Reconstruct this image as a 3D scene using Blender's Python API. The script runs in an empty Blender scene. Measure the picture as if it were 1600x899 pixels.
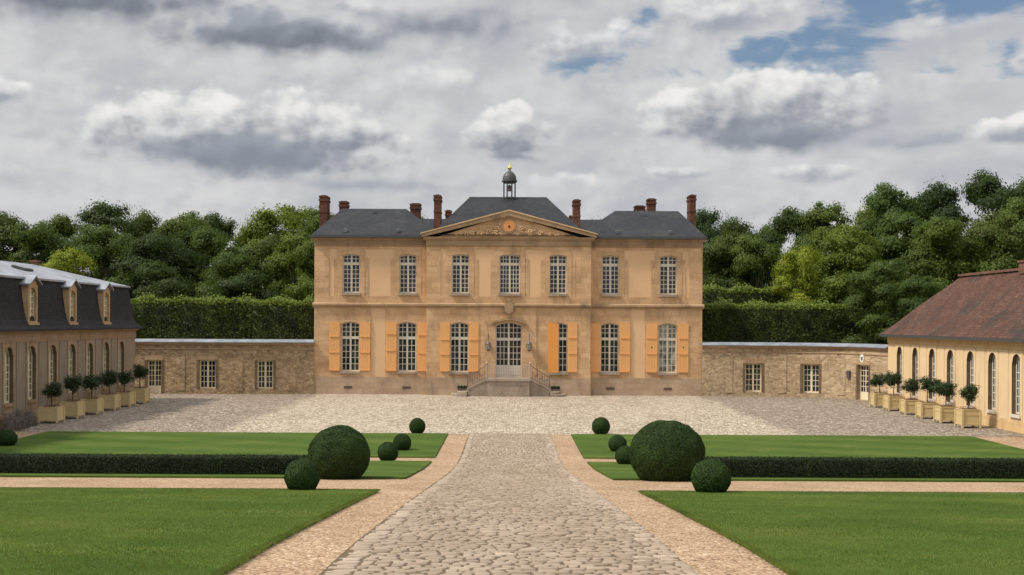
import bpy, bmesh, math, random
import numpy as np
from mathutils import Vector, Matrix

C = bpy.context.scene.collection
R = math.radians
random.seed(7)

# ------------------------------------------------------------------ camera
F = 1900.0            # focal length in photo pixels (1600 wide)
EYE = 5.27            # eye height above the courtyard
ROLL = -0.30
cam_d = bpy.data.cameras.new('camera')
cam_d.sensor_width = 36.0
cam_d.lens = 36.0 * F / 1600.0
cam_d.shift_x = 3.0 / 1600.0
cam_d.shift_y = 52.5 / 1600.0
cam_d.clip_end = 6000
cam = bpy.data.objects.new('camera', cam_d)
C.objects.link(cam)
cam.location = (0, 0, EYE)
cam.rotation_euler = (R(90), R(ROLL), 0)
bpy.context.scene.camera = cam

# ------------------------------------------------------------------ light
SUN_DIR = Vector((-0.60, -0.17, 0.78)).normalized()
sun_d = bpy.data.lights.new('sun', 'SUN')
sun_d.energy = 3.8
sun_d.angle = R(6)
sun_d.color = (1.0, 0.915, 0.80)
sun = bpy.data.objects.new('sun', sun_d)
C.objects.link(sun)
sun.rotation_euler = SUN_DIR.to_track_quat('Z', 'Y').to_euler()
sun.location = (-30, -20, 60)

vs = bpy.context.scene.view_settings
vs.view_transform = 'Standard'
try:
    vs.look = 'None'
except Exception:
    pass
vs.exposure = 0.12
vs.gamma = 1.0
vs.use_curve_mapping = False

# ------------------------------------------------------------------ node helpers
class E:
    """socket wrapper with arithmetic"""
    def __init__(s, t, sock): s.t, s.s = t, sock
    def __add__(s, o): return s.t.m('ADD', s, o)
    __radd__ = __add__
    def __sub__(s, o): return s.t.m('SUBTRACT', s, o)
    def __rsub__(s, o): return s.t.m('SUBTRACT', o, s)
    def __mul__(s, o): return s.t.m('MULTIPLY', s, o)
    __rmul__ = __mul__
    def __truediv__(s, o): return s.t.m('DIVIDE', s, o)
    def abs(s): return s.t.m('ABSOLUTE', s)
    def sqrt(s): return s.t.m('SQRT', s)
    def clamp(s, a=0.0, b=1.0): return s.t.m('MINIMUM', s.t.m('MAXIMUM', s, a), b)

class T:
    def __init__(s, tree):
        s.tree = tree
        s.nodes, s.links = tree.nodes, tree.links
    def put(s, sock, v):
        if isinstance(v, E): s.links.new(v.s, sock)
        elif v is not None:
            if isinstance(v, (tuple, list)) and sock.type == 'RGBA' and len(v) == 3: v = (*v, 1)
            sock.default_value = v
    def node(s, kind, ins=None, **props):
        n = s.nodes.new(kind)
        for k, v in props.items(): setattr(n, k, v)
        for k, v in (ins or {}).items(): s.put(n.inputs[k], v)
        return n
    def out(s, n, k=0): return E(s, n.outputs[k])
    def m(s, op, a, b=None, c=None):
        n = s.nodes.new('ShaderNodeMath'); n.operation = op
        s.put(n.inputs[0], a)
        if b is not None: s.put(n.inputs[1], b)
        if c is not None: s.put(n.inputs[2], c)
        return E(s, n.outputs[0])
    def smooth(s, x, a, b):
        n = s.nodes.new('ShaderNodeMapRange'); n.interpolation_type = 'SMOOTHSTEP'
        s.put(n.inputs[0], x); s.put(n.inputs[1], a); s.put(n.inputs[2], b)
        return E(s, n.outputs[0])
    def mix(s, f, a, b, mode='MIX'):
        n = s.nodes.new('ShaderNodeMix'); n.data_type = 'RGBA'; n.blend_type = mode
        s.put(n.inputs[0], f); s.put(n.inputs[6], a); s.put(n.inputs[7], b)
        return E(s, n.outputs[2])
    def xyz(s, x, y, z):
        n = s.nodes.new('ShaderNodeCombineXYZ')
        s.put(n.inputs[0], x); s.put(n.inputs[1], y); s.put(n.inputs[2], z)
        return E(s, n.outputs[0])
    def sep(s, v):
        n = s.nodes.new('ShaderNodeSeparateXYZ'); s.put(n.inputs[0], v)
        return [E(s, n.outputs[i]) for i in range(3)]
    def noise(s, vec, scale, detail=4, rough=.55, dist=0.0, dim='3D'):
        n = s.node('ShaderNodeTexNoise', {'Scale': scale, 'Detail': detail, 'Roughness': rough, 'Distortion': dist}, noise_dimensions=dim)
        if vec is not None: s.put(n.inputs['Vector'], vec)
        return E(s, n.outputs[0])
    def voronoi(s, vec, scale, feature='F1', k=0, rnd=1.0, detail=0.0):
        n = s.node('ShaderNodeTexVoronoi', {'Scale': scale, 'Randomness': rnd}, feature=feature)
        if feature in ('F1', 'F2') : s.put(n.inputs['Detail'], detail)
        if vec is not None: s.put(n.inputs['Vector'], vec)
        return E(s, n.outputs[k])
    def ramp(s, f, stops):
        n = s.nodes.new('ShaderNodeValToRGB')
        el = n.color_ramp.elements
        while len(el) < len(stops): el.new(0.5)
        for e, (p, c) in zip(el, stops):
            e.position = p; e.color = (*c, 1)
        s.put(n.inputs[0], f)
        return E(s, n.outputs[0])

# ------------------------------------------------------------------ sky: broken cloud over blue
world = bpy.data.worlds.new('World')
bpy.context.scene.world = world
world.use_nodes = True
def build_sky():
    tr = world.node_tree
    tr.nodes.clear()
    t = T(tr)
    sky = t.node('ShaderNodeTexSky', sky_type='NISHITA')
    sky.sun_disc = False
    sky.sun_elevation = math.asin(SUN_DIR.z)
    sky.sun_rotation = math.atan2(SUN_DIR.x, SUN_DIR.y)
    sky.air_density = 1.3
    d = t.out(t.node('ShaderNodeTexCoord'), 0)
    x, y, z = t.sep(d)
    P = t.m('ARCTAN2', x, y) * F            # azimuth, 33 units to the degree
    Q = t.m('ARCSINE', z.clamp(-1, 1)) * F  # elevation, same units
    V = t.xyz(P, Q * 1.35, 0.0)
    Vlit = t.xyz(P + 11.0, Q * 1.35 - 15.0, 0.0)
    n1 = t.noise(V, 0.0105, 6, .52)
    ra = t.noise(V, 0.0150, 4, .50)
    rb = t.noise(Vlit, 0.0150, 4, .50)
    vor = t.voronoi(V, 0.020, k=0, detail=2.0)
    relief = (ra - rb) * 1.7
    w1 = t.noise(t.xyz(P, Q * 1.5, 40.0), 0.008, 4, .5)
    w2 = t.noise(t.xyz(P, Q * 1.5, 90.0), 0.008, 4, .5)
    Pw = P + (w1 - .5) * 90.0
    Qw = Q + (w2 - .5) * 48.0
    edge = (n1 - .5) * .85 + (0.45 - vor) * .34
    # high veil with soft stretched streaks
    str1 = t.noise(t.xyz(P * .45, Q * 1.3, 7.0), 0.010, 6, .55, .5)
    str2 = t.noise(t.xyz(P, Q * 2.0, 17.0), 0.0042, 4, .5, .3)
    veil = t.smooth(str1 * .35 + str2 * .65 + relief * .10, .36, .62)
    col = t.mix(veil, (4.4, 4.55, 4.9), (6.0, 6.03, 6.05))
    bgn = t.noise(t.xyz(P, Q * 1.7, 61.0), 0.0055, 5, .52)
    bgl = t.smooth(relief * 1.0 + (bgn - .5) * 2.2, -.55, .6)
    bga = t.smooth(bgn + (n1 - .5) * .4, .42, .60)
    col = t.mix(bga * .85, col, t.mix(bgl, (4.0, 4.2, 4.65), (6.2, 6.2, 6.15)))
    # holes where blue shows
    blue = t.mix(1.0, t.out(sky), (0.54, 0.63, 0.76), 'MULTIPLY')
    def ell(px, py, rx, ry, amp=1.0, flat=1.0, e=None):
        dx = (Pw - (px - 797.0)) * (1.0 / rx)
        dy = (Qw - (502.0 - py)) * (1.0 / ry)
        if flat != 1.0:
            dyy = dy * ((1 + flat) / 2) - dy.abs() * ((flat - 1) / 2)
        else: dyy = dy
        r = (dx * dx + dyy * dyy).sqrt()
        return 1.0 - r + (e if e is not None else edge) * amp, dx, dy
    hole_e = (str1 - .55) * 4.4 + (n1 - .5) * 1.6 + relief * .5
    hole = None
    for a in ((1330, 46, 230, 78), (1490, 60, 240, 62), (1270, 70, 90, 50), (1085, 120, 130, 26), (935, 98, 95, 34), (770, 88, 80, 28), (1180, 95, 90, 22),
              (1010, 45, 40, 20), (1560, 18, 90, 26), (90, 15, 40, 12)):
        f = t.smooth(ell(*a, e=hole_e)[0], -.12, 0.62)
        hole = f if hole is None else t.m('MAXIMUM', hole, f)
    col = t.mix(hole * t.smooth(str1 + (n1 - .5) * .5, .38, .58) * .92, col, blue)
    # (px, py, rx, ry, dark, bright, softness, alpha, flat bottom)
    DD, DK, MD, LG, BR = (1.75, 1.92, 2.3), (2.3, 2.52, 3.0), (3.2, 3.45, 3.95), (4.9, 5.02, 5.25), (8.0, 7.9, 7.7)
    clouds = [
        (930, -8, 400, 36, DD, MD, .55, .95, 1.0),
        (330, 12, 170, 34, MD, LG, .6, .8, 1.0),
        (90, 44, 380, 84, DD, MD, .5, 1.0, 1.1),
        (440, 80, 260, 52, DD, MD, .5, 1.0, 1.2),
        (700, 56, 220, 54, DK, LG, .5, .95, 1.2),
        (560, 30, 110, 30, MD, BR, .6, .7, 1.2),
        (905, 82, 125, 52, MD, BR, .4, .95, 1.5),
        (1135, 46, 160, 56, MD, BR, .4, .95, 1.3),
        (1430, 74, 150, 18, LG, BR, .8, .7, 1.2),
        (560, 290, 260, 24, MD, LG, .6, .8, 1.0),
        (660, 140, 140, 44, LG, BR, .6, .8, 1.2),
        (390, 230, 310, 100, DK, BR, .21, .97, 1.25),
        (400, 258, 290, 48, DK, MD, .5, 1.0, 1.0),
        (30, 182, 70, 36, MD, BR, .25, .95, 1.5),
        (790, 222, 84, 64, DK, BR, .18, .9, 1.4),
        (800, 252, 70, 16, DK, MD, .6, .8, 1.0),
        (880, 292, 90, 26, LG, BR, .5, .7, 1.3),
        (1185, 196, 225, 94, DK, BR, .20, .97, 1.4),
        (1200, 222, 180, 36, DK, MD, .55, .95, 1.0),
        (1400, 238, 140, 36, MD, LG, .4, .85, 1.4),
        (1540, 230, 100, 38, MD, BR, .25, .95, 1.5),
        (1592, 126, 64, 38, MD, BR, .25, .95, 1.5),
        (1050, 274, 64, 26, MD, BR, .3, .9, 1.5),
        (1250, 278, 110, 26, MD, BR, .35, .9, 1.4),
    ]
    for px, py, rx, ry, dk, br, soft, al, flat in clouds:
        f, dx, dy = ell(px, py, rx, ry, .95, flat)
        a = t.smooth(f, 0.0, t.smooth(dy * -1.0, -.25, .7) * (soft * 1.6 + .12) + soft) * al
        lit = dy * .62 - dx * .10 + relief * .85 + (0.42 - vor) * .26 + (0.45 - f) * .42
        sh = t.smooth(lit, -.50, .58)
        col = t.mix(a, col, t.mix(sh, dk, br))
    # beyond the part of the sky in front, broken cloud goes on, brightened overhead out of view to light the scene
    up = t.smooth(Q, 560.0, 1300.0)
    big = t.smooth(t.noise(d, 2.4, 6, .55), .36, .62)
    over = t.mix(big, (6.4, 7.0, 8.0), (13.0, 12.8, 12.4))
    col = t.mix(up, col, over)
    bg = t.node('ShaderNodeBackground', {'Color': col, 'Strength': 0.1})
    o = t.node('ShaderNodeOutputWorld')
    tr.links.new(bg.outputs[0], o.inputs[0])
build_sky()
try:
    world.cycles.sampling_method = 'MANUAL'
    world.cycles.sample_map_resolution = 512
except Exception:
    pass

# ------------------------------------------------------------------ materials
def new_mat(name):
    m = bpy.data.materials.new(name); m.use_nodes = True
    t = T(m.node_tree)
    t.b = m.node_tree.nodes['Principled BSDF']
    t.o = t.out(t.node('ShaderNodeTexCoord'), 3)
    return m, t
def finish(t, col, rough=.85, bump=None, bs=.3, bd=.02, spec=.3):
    t.put(t.b.inputs['Base Color'], col)
    t.put(t.b.inputs['Roughness'], rough)
    t.put(t.b.inputs['Specular IOR Level'], spec)
    if bump is not None:
        n = t.node('ShaderNodeBump', {'Strength': bs, 'Distance': bd, 'Height': bump})
        t.links.new(n.outputs[0], t.b.inputs['Normal'])
def planar(t, axis):
    x, y, z = t.sep(t.o)
    return t.xyz(x if axis == 'x' else y, z, 0.0)

def stone(name, axis, c1, c2, c3, bw=.85, bh=.38, mortar=.012, stain=.5, stain_col=(.16, .13, .10), bs=.35, lich=None, blk=.20):
    m, t = new_mat(name)
    v = planar(t, axis)
    wob = t.noise(t.o, 1.3, 3)
    br = t.node('ShaderNodeTexBrick', {'Vector': v, 'Color1': (0, 0, 0, 1), 'Color2': (1, 1, 1, 1), 'Mortar': (.5, .5, .5, 1), 'Scale': 1.0,
                'Mortar Size': mortar, 'Mortar Smooth': .3, 'Bias': 0.0, 'Brick Width': bw, 'Row Height': bh})
    bf = t.out(br, 0); mf = t.out(br, 1)
    n_big = t.noise(t.o, .75, 6, .68)
    n_fine = t.noise(t.o, 9.0, 5, .65)
    f = t.m('MULTIPLY_ADD', bf, blk, n_big * (1.0 - blk))
    f = (f + (n_fine - .5) * .45).clamp()
    col = t.ramp(f, [(.15, c1), (.5, c2), (.85, c3)])
    st = t.smooth(t.noise(t.xyz(t.sep(v)[0] * 1.2, t.sep(v)[1] * .55, 3.0), .8, 6, .65), .52, .75)
    col = t.mix(st * stain, col, stain_col)
    sx, sz, _ = t.sep(v)
    run = t.smooth(t.noise(t.xyz(sx * 3.2, sz * .32, 9.0), 1.0, 5, .6), .55, .74)
    col = t.mix(run * .38, col, stain_col)
    if lich:
        l2 = t.smooth(t.noise(t.o, .9, 5, .6, 1.0), .56, .7)
        col = t.mix(l2 * .55, col, lich)
    col = t.mix(mf * .24, col, (c1[0] * .55, c1[1] * .48, c1[2] * .45))
    h = n_fine * .5 + (1.0 - mf) * .8 + wob * .3
    finish(t, col, .9, h, bs, .02, .15)
    return m
def rubble(name, axis, c1, c2, c3):
    m, t = new_mat(name)
    v = planar(t, axis)
    wv = t.node('ShaderNodeVectorMath', {0: v, 1: t.xyz((t.noise(t.o, 2.0, 2) - .5) * .25, (t.noise(t.o, 2.6, 2) - .5) * .12, 0.0)}, operation='ADD')
    sv = t.node('ShaderNodeVectorMath', {0: t.out(wv), 1: (1.0, 1.75, 1.0)}, operation='MULTIPLY')
    vv = t.out(sv)
    cellc = t.out(t.node('ShaderNodeTexVoronoi', {'Vector': vv, 'Scale': 4.2}), 1)
    cell = t.sep(cellc)[0]
    ed = t.node('ShaderNodeTexVoronoi', {'Vector': vv, 'Scale': 4.2}, feature='DISTANCE_TO_EDGE')
    gap = t.smooth(t.out(ed), .0, .10)
    nf = t.noise(t.o, 8.0, 5, .65); nb = t.noise(t.o, .45, 5, .6)
    f = (cell * .55 + nb * .6 + (nf - .5) * .7 - .10).clamp()
    col = t.ramp(f, [(.1, c1), (.5, c2), (.9, c3)])
    st = t.smooth(t.noise(t.xyz(t.sep(v)[0] * 1.4, t.sep(v)[1] * .5, 3.0), .9, 6, .65), .5, .72)
    col = t.mix(st * .55, col, (.15, .115, .08))
    col = t.mix((1.0 - gap) * .55, col, (c3[0] * .75, c3[1] * .75, c3[2] * .75))
    finish(t, col, .92, gap * .8 + nf * .5, .6, .03, .15)
    return m
def plaster(name, c1, c2, stain=.3, sc=(.22, .17, .12)):
    m, t = new_mat(name)
    nb = t.noise(t.o, .7, 5, .6); nf = t.noise(t.o, 14.0, 4, .6)
    col = t.mix((nb * 1.4 - .2 + (nf - .5) * .25).clamp(), c1, c2)
    x, y, z = t.sep(t.o)
    st = t.smooth(t.noise(t.xyz(x * 1.6, y * 1.6, z * .35), .9, 6, .65), .54, .78)
    col = t.mix(st * stain, col, sc)
    finish(t, col, .9, nf, .12, .01, .15)
    return m
def roofing(name, axis, cols, bw, bh, stain, stc, rough=.6, bs=.5, spec=.4):
    m, t = new_mat(name)
    v = planar(t, axis)
    br = t.node('ShaderNodeTexBrick', {'Vector': v, 'Color1': (0, 0, 0, 1), 'Color2': (1, 1, 1, 1), 'Mortar': (0, 0, 0, 1), 'Scale': 1.0,
                'Mortar Size': .012, 'Mortar Smooth': .2, 'Bias': 0.0, 'Brick Width': bw, 'Row Height': bh})
    nb = t.noise(t.o, .5, 6, .62); nf = t.noise(t.o, 6.0, 5, .65)
    f = (t.out(br) * .35 + nb * .55 + (nf - .5) * .6 + .05).clamp()
    col = t.ramp(f, [(.1, cols[0]), (.5, cols[1]), (.9, cols[2])])
    x, y, z = t.sep(t.o)
    st = t.smooth(t.noise(t.xyz(x * .8, y * .8, z * .35), .55, 6, .65, .5), .48, .68)
    col = t.mix(st * stain, col, stc)
    finish(t, col, rough, (1.0 - t.out(br, 1)) * .7 + nf * .5 + t.out(br) * .4, bs, .02, spec)
    return m
def zinc(name, c1, c2, axis='y', rough=.35):
    m, t = new_mat(name)
    x, y, z = t.sep(t.o)
    u = y if axis == 'y' else x
    seam = t.m('PINGPONG', u, .3)
    s = t.smooth(seam, .0, .025)
    nb = t.noise(t.o, 1.1, 5, .6)
    col = t.mix(t.smooth(nb, .35, .65), c1, c2)
    col = t.mix((1.0 - s) * .4, col, (.12, .13, .14))
    finish(t, col, rough, s + nb * .3, .35, .02, .5)
    t.b.inputs['Metallic'].default_value = .35
    return m
def paint(name, col, var=.15, rough=.5, spec=.35, grain=(9, 9, 1.2)):
    m, t = new_mat(name)
    x, y, z = t.sep(t.o)
    n = t.noise(t.xyz(x * grain[0], y * grain[1], z * grain[2]), 1.0, 5, .6)
    nb = t.noise(t.o, 1.3, 4, .6)
    dk = tuple(c * (1 - var * 1.6) for c in col); lt = tuple(min(1, c * (1 + var)) for c in col)
    c = t.mix((n * .6 + nb * .6 - .1).clamp(), dk, lt)
    finish(t, c, rough, n, .12, .01, spec)
    return m
def glass(name, base):
    m, t = new_mat(name)
    n = t.noise(t.o, 2.2, 2, .5)
    var = t.smooth(t.noise(t.o, 1.6, 3, .6), .40, .66)
    col = t.mix(var, base, tuple(c * 4.0 + .01 for c in base))
    finish(t, col, .06, n, .06, .02, .5)
    return m
def leaf(name, c_lo, c_hi, trans=.3, rough=.6, tree=False):
    m, t = new_mat(name)
    a = t.out(t.node('ShaderNodeAttribute', attribute_name='rnd'), 2)
    nb = t.noise(t.o, 1.1, 3, .6)
    f = (a * (.42 if tree else .65) + (nb - .5) * 1.0 + (.26 if tree else .18)).clamp()
    col = t.mix(f, c_lo, c_hi)
    if tree:
        oi = t.out(t.node('ShaderNodeObjectInfo'), 'Random')
        col = t.mix(1.0, col, t.ramp(oi, [(0.0, (.80, .86, .85)), (.35, (1.05, 1.05, .95)), (.65, (1.40, 1.28, .95)), (1.0, (2.0, 1.65, 1.0))]), 'MULTIPLY')
    finish(t, col, rough, spec=.25)
    tn = t.node('ShaderNodeBsdfTranslucent', {'Color': t.mix(.5, col, (c_hi[0] * 1.5, c_hi[1] * 1.5, c_hi[2]))})
    mx = t.node('ShaderNodeMixShader', {0: trans})
    t.links.new(t.b.outputs[0], mx.inputs[1]); t.links.new(tn.outputs[0], mx.inputs[2])
    out = [n for n in t.nodes if n.type == 'OUTPUT_MATERIAL'][0]
    t.links.new(mx.outputs[0], out.inputs[0])
    return m
def plain(name, col, rough=.6, metal=0.0, var=.25, scale=3.0, spec=.4):
    m, t = new_mat(name)
    n = t.noise(t.o, scale, 5, .6)
    c = t.mix(n, tuple(x * (1 - var) for x in col), tuple(min(1, x * (1 + var)) for x in col))
    finish(t, c, rough, n, .15, .01, spec)
    t.b.inputs['Metallic'].default_value = metal
    return m

S1, S2, S3 = (.32, .19, .10), (.54, .348, .195), (.70, .485, .295)
M = {}
M['stone'] = stone('facade stone', 'x', S1, S2, S3, stain=.6, stain_col=(.25, .175, .11))
M['stone_band'] = stone('weathered moulding stone', 'x', (.25, .165, .098), (.38, .26, .158), (.52, .38, .245), bw=1.3, bh=5.0, stain=.85, stain_col=(.125, .10, .075))
M['plinth'] = stone('plinth stone', 'x', (.29, .20, .13), (.41, .30, .205), (.53, .41, .30), bw=1.1, bh=.42, stain=.7, stain_col=(.20, .155, .12))
M['plaster'] = plaster('facade plaster', (.63, .405, .228), (.69, .468, .278), .26, (.46, .31, .19))
M['perron'] = stone('step stone', 'x', (.23, .18, .14), (.34, .275, .215), (.46, .385, .31), bw=1.1, bh=.4, stain=.75, stain_col=(.13, .105, .09))
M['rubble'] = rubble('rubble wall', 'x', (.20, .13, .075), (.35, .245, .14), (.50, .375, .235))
M['jamb'] = stone('recess shaded stone', 'x', (.11, .075, .048), (.16, .11, .07), (.22, .155, .10), stain=.5, stain_col=(.07, .05, .04))  # brown of the window recesses, their shade put into the stone colour
M['slate'] = roofing('slate', 'x', ((.016, .018, .023), (.025, .027, .033), (.041, .043, .049)), .28, .16, .35, (.058, .058, .056), .75, .4, .2)
M['slate_side'] = roofing('mansard slate', 'y', ((.019, .0185, .020), (.030, .029, .031), (.047, .045, .046)), .28, .16, .4, (.052, .044, .040), .8, .4, .12)  # slate darkened to carry the cloud shadow on the left side
M['tile'] = roofing('clay tile', 'y', ((.062, .034, .027), (.100, .052, .040), (.180, .115, .09)), .2, .13, .9, (.048, .041, .038), .9, .9, .1)
M['zinc'] = zinc('roof zinc', (.20, .22, .25), (.36, .38, .42), 'y')
M['lead'] = zinc('lead capping', (.17, .19, .22), (.27, .295, .33), 'x', .5)
M['brick'] = roofing('chimney brick', 'x', ((.085, .036, .026), (.155, .068, .047), (.28, .155, .11)), .22, .075, .65, (.06, .042, .036), .9, .4, .1)
M['brick_side'] = roofing('old chimney brick', 'y', ((.11, .06, .045), (.17, .09, .065), (.26, .15, .11)), .22, .075, .5, (.10, .07, .06), .9, .4, .1)
M['shutter'] = paint('shutter paint', (.74, .385, .145), .10)
M['shutter_deep'] = paint('deep shutter paint', (.74, .315, .075), .08)
M['frame'] = paint('window paint', (.62, .57, .48), .06, .45)
M['frame_cream'] = paint('cream window paint', (.70, .62, .44), .08, .45)
M['glass'] = glass('window glass', (.013, .013, .013))
M['glass_pale'] = glass('curtained glass', (.10, .10, .085))
M['iron'] = plain('wrought iron', (.13, .10, .10), .55, .4, .35, 12)
M['iron_pale'] = plain('pale railing iron', (.36, .31, .29), .6, .2, .3, 12)
M['dark_metal'] = plain('turret lead', (.075, .078, .078), .5, .3, .3, 4)
M['gold'] = plain('gilding', (.85, .60, .18), .35, .8, .1, 6)
M['dark'] = plain('dark opening', (.016, .014, .012), .9, 0, .3, 5)
M['medal'] = plain('orange medallion', (.62, .27, .09), .8, 0, .2, 6)
M['relief'] = plain('carved relief stone', (.58, .39, .22), .9, 0, .3, 2.5, .15)
M['wing_plaster'] = plaster('left wing render', (.235, .185, .135), (.31, .25, .185), .55, (.15, .115, .092))  # shade on the left wing darkened into the render colour
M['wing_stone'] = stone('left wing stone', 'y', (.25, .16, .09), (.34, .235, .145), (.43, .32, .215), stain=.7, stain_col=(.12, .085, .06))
M['dormer_stone'] = stone('dormer stone', 'y', (.34, .215, .11), (.44, .30, .17), (.53, .39, .24), stain=.5, stain_col=(.2, .13, .08))
M['rubble_pale'] = rubble('pale rubble wall', 'x', (.25, .175, .105), (.42, .31, .195), (.57, .445, .30))
M['right_plaster'] = plaster('right wing render', (.59, .43, .25), (.70, .54, .335), .6, (.40, .29, .18))
M['right_stone'] = stone('right wing stone', 'y', (.50, .33, .16), (.62, .43, .22), (.70, .52, .30), stain=.4, stain_col=(.34, .23, .13))
M['tub'] = paint('tub paint', (.56, .44, .225), .10, .6)
M['soil'] = plain('potting soil', (.04, .03, .02), .95, 0, .4, 20)
M['bark'] = plain('bark', (.075, .058, .042), .9, 0, .4, 6)
M['white'] = plain('white enamel', (.78, .77, .73), .35, 0, .05, 3)
M['lamp_glass'] = plain('lantern glass', (.34, .32, .28), .15, 0, .1, 6)

M['leaf_dark'] = leaf('dark tree leaves', (.018, .034, .010), (.062, .102, .022), .4, tree=True)
M['leaf_mid'] = leaf('mid green leaves', (.034, .060, .014), (.105, .160, .030), .4, tree=True)
M['leaf_light'] = leaf('yellow green leaves', (.065, .105, .015), (.20, .26, .036), .4, tree=True)
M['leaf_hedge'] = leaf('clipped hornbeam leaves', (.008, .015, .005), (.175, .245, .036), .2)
M['leaf_box'] = leaf('box leaves', (.008, .019, .006), (.050, .100, .016), .15, .65)
M['leaf_box_deep'] = leaf('dark box hedge leaves', (.004, .009, .004), (.026, .050, .011), .08, .7)  # whole hedge darker green than the box balls
M['leaf_bay'] = leaf('bay leaves', (.013, .026, .011), (.055, .088, .030), .2, .45)
M['leaf_grey'] = leaf('grey herb leaves', (.10, .085, .08), (.24, .20, .18), .2)
M['flower'] = leaf('bedding plants', (.10, .09, .04), (.36, .16, .12), .2)
M['box_core'] = plain('box twig core', (.008, .016, .006), .95, 0, .3, 8)
M['blade'] = leaf('grass blades', (.042, .084, .010), (.185, .225, .046), .3)

def lawn_mat(name, c1, c2, c3):
    m, t = new_mat(name)
    x, y, z = t.sep(t.o)
    nb = t.noise(t.xyz(x, y * 1.6, 0.0), .22, 6, .6)
    nm = t.noise(t.xyz(x * .5, y, 1.0), 1.5, 5, .65)
    nf = t.noise(t.o, 28.0, 3, .7)
    mow = t.smooth(t.m('SINE', (x * .35 + y) * 2.1 + nb * 3.0), -.5, .5)
    f = ((nb - .5) * 1.1 + .5) * .55 + ((nm - .5) * 1.5 + .5) * .45 + ((nf - .5) * .7 + (mow - .5) * .14); f = f.clamp()
    col = t.ramp(f, [(.22, c1), (.5, c2), (.80, c3)])
    finish(t, col, .9, nf + nm * .5, .7, .03, .12)
    return m
M['lawn'] = lawn_mat('lawn turf', (.034, .074, .008), (.062, .110, .014), (.125, .155, .032))
M['lawn_far'] = lawn_mat('far lawn turf', (.036, .070, .009), (.056, .095, .013), (.098, .132, .024))

def gravel_mat():
    m, t = new_mat('pink gravel')
    c = t.out(t.node('ShaderNodeTexVoronoi', {'Vector': t.o, 'Scale': 30.0}), 1)
    dd = t.voronoi(t.o, 30.0)
    cell = t.sep(c)[0]
    nb = t.noise(t.o, .6, 5, .6); nf = t.noise(t.o, 9.0, 5, .7)
    f = (cell * .6 + ((nb - .5) * 1.4 + .5) * .35 + (nf - .5) * 1.0 + .02).clamp()
    col = t.ramp(f, [(.06, (.11, .065, .038)), (.38, (.30, .20, .122)), (.68, (.42, .30, .195)), (.97, (.66, .53, .39))])
    finish(t, col, .95, (1.0 - dd) + nf, .9, .02, .1)
    return m
M['gravel'] = gravel_mat()
def court_mat():
    m, t = new_mat('courtyard cobbles')
    x, y, z = t.sep(t.o)
    v = t.xyz(x, y * .8, 0.0)
    vn = t.node('ShaderNodeTexVoronoi', {'Vector': v, 'Scale': 6.6, 'Randomness': .85})
    ed = t.node('ShaderNodeTexVoronoi', {'Vector': v, 'Scale': 6.6, 'Randomness': .85}, feature='DISTANCE_TO_EDGE')
    cell = t.sep(t.out(vn, 1))[0]
    gap = t.smooth(t.out(ed), .01, .14)
    nb = t.noise(t.o, .16, 6, .6); nm = t.noise(t.o, 1.7, 5, .7)
    f = (cell * .75 + nb * .45 + (nm - .5) * .8 - .10).clamp()
    col = t.ramp(f, [(.05, (.22, .175, .13)), (.38, (.46, .385, .29)), (.68, (.58, .50, .39)), (.97, (.74, .665, .55))])
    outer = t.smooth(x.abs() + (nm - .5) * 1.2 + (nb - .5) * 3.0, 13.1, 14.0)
    track = t.smooth(t.noise(t.xyz(x * 1.0, y * .3, 5.0), .35, 5, .6), .50, .72)
    col = t.mix(track * .30, col, (.30, .245, .185))
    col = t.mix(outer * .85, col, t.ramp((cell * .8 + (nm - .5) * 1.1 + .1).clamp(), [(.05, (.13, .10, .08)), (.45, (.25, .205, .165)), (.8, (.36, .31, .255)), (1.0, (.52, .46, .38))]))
    col = t.mix((1.0 - gap) * .70, col, (.18, .132, .09))
    finish(t, col, .85, gap + nm * .4, .9, .05, .2)
    return m
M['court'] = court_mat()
def cobble_mat():
    m, t = new_mat('path cobbles')
    a = t.out(t.node('ShaderNodeAttribute', attribute_name='rnd'), 2)
    nb = t.noise(t.o, .5, 6, .6); nf = t.noise(t.o, 14.0, 5, .7)
    f = (a * .7 + nb * .5 + (nf - .5) * .55 - .12).clamp()
    col = t.ramp(f, [(.05, (.155, .112, .078)), (.4, (.26, .198, .145)), (.7, (.335, .262, .198)), (.97, (.48, .40, .32))])
    x, y, z = t.sep(t.o)
    dirt = t.smooth(t.noise(t.xyz(x, y * .6, 0.0), 1.1, 6, .65), .50, .70)
    wear = t.smooth(t.noise(t.xyz(x * 1.3, y * .12, 4.0), .8, 4, .55), .42, .66)
    col = t.mix(dirt * .35, col, (.17, .135, .095))
    col = t.mix(wear * .16, col, (.46, .39, .32))
    finish(t, col, .8, nf, .5, .012, .25)
    return m
M['cobble'] = cobble_mat()
M['joint'] = plain('sandy joints', (.125, .092, .062), .95, 0, .4, 9, .1)
M['earth'] = plain('woodland floor', (.045, .06, .02), .95, 0, .4, .8, .1)

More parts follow.
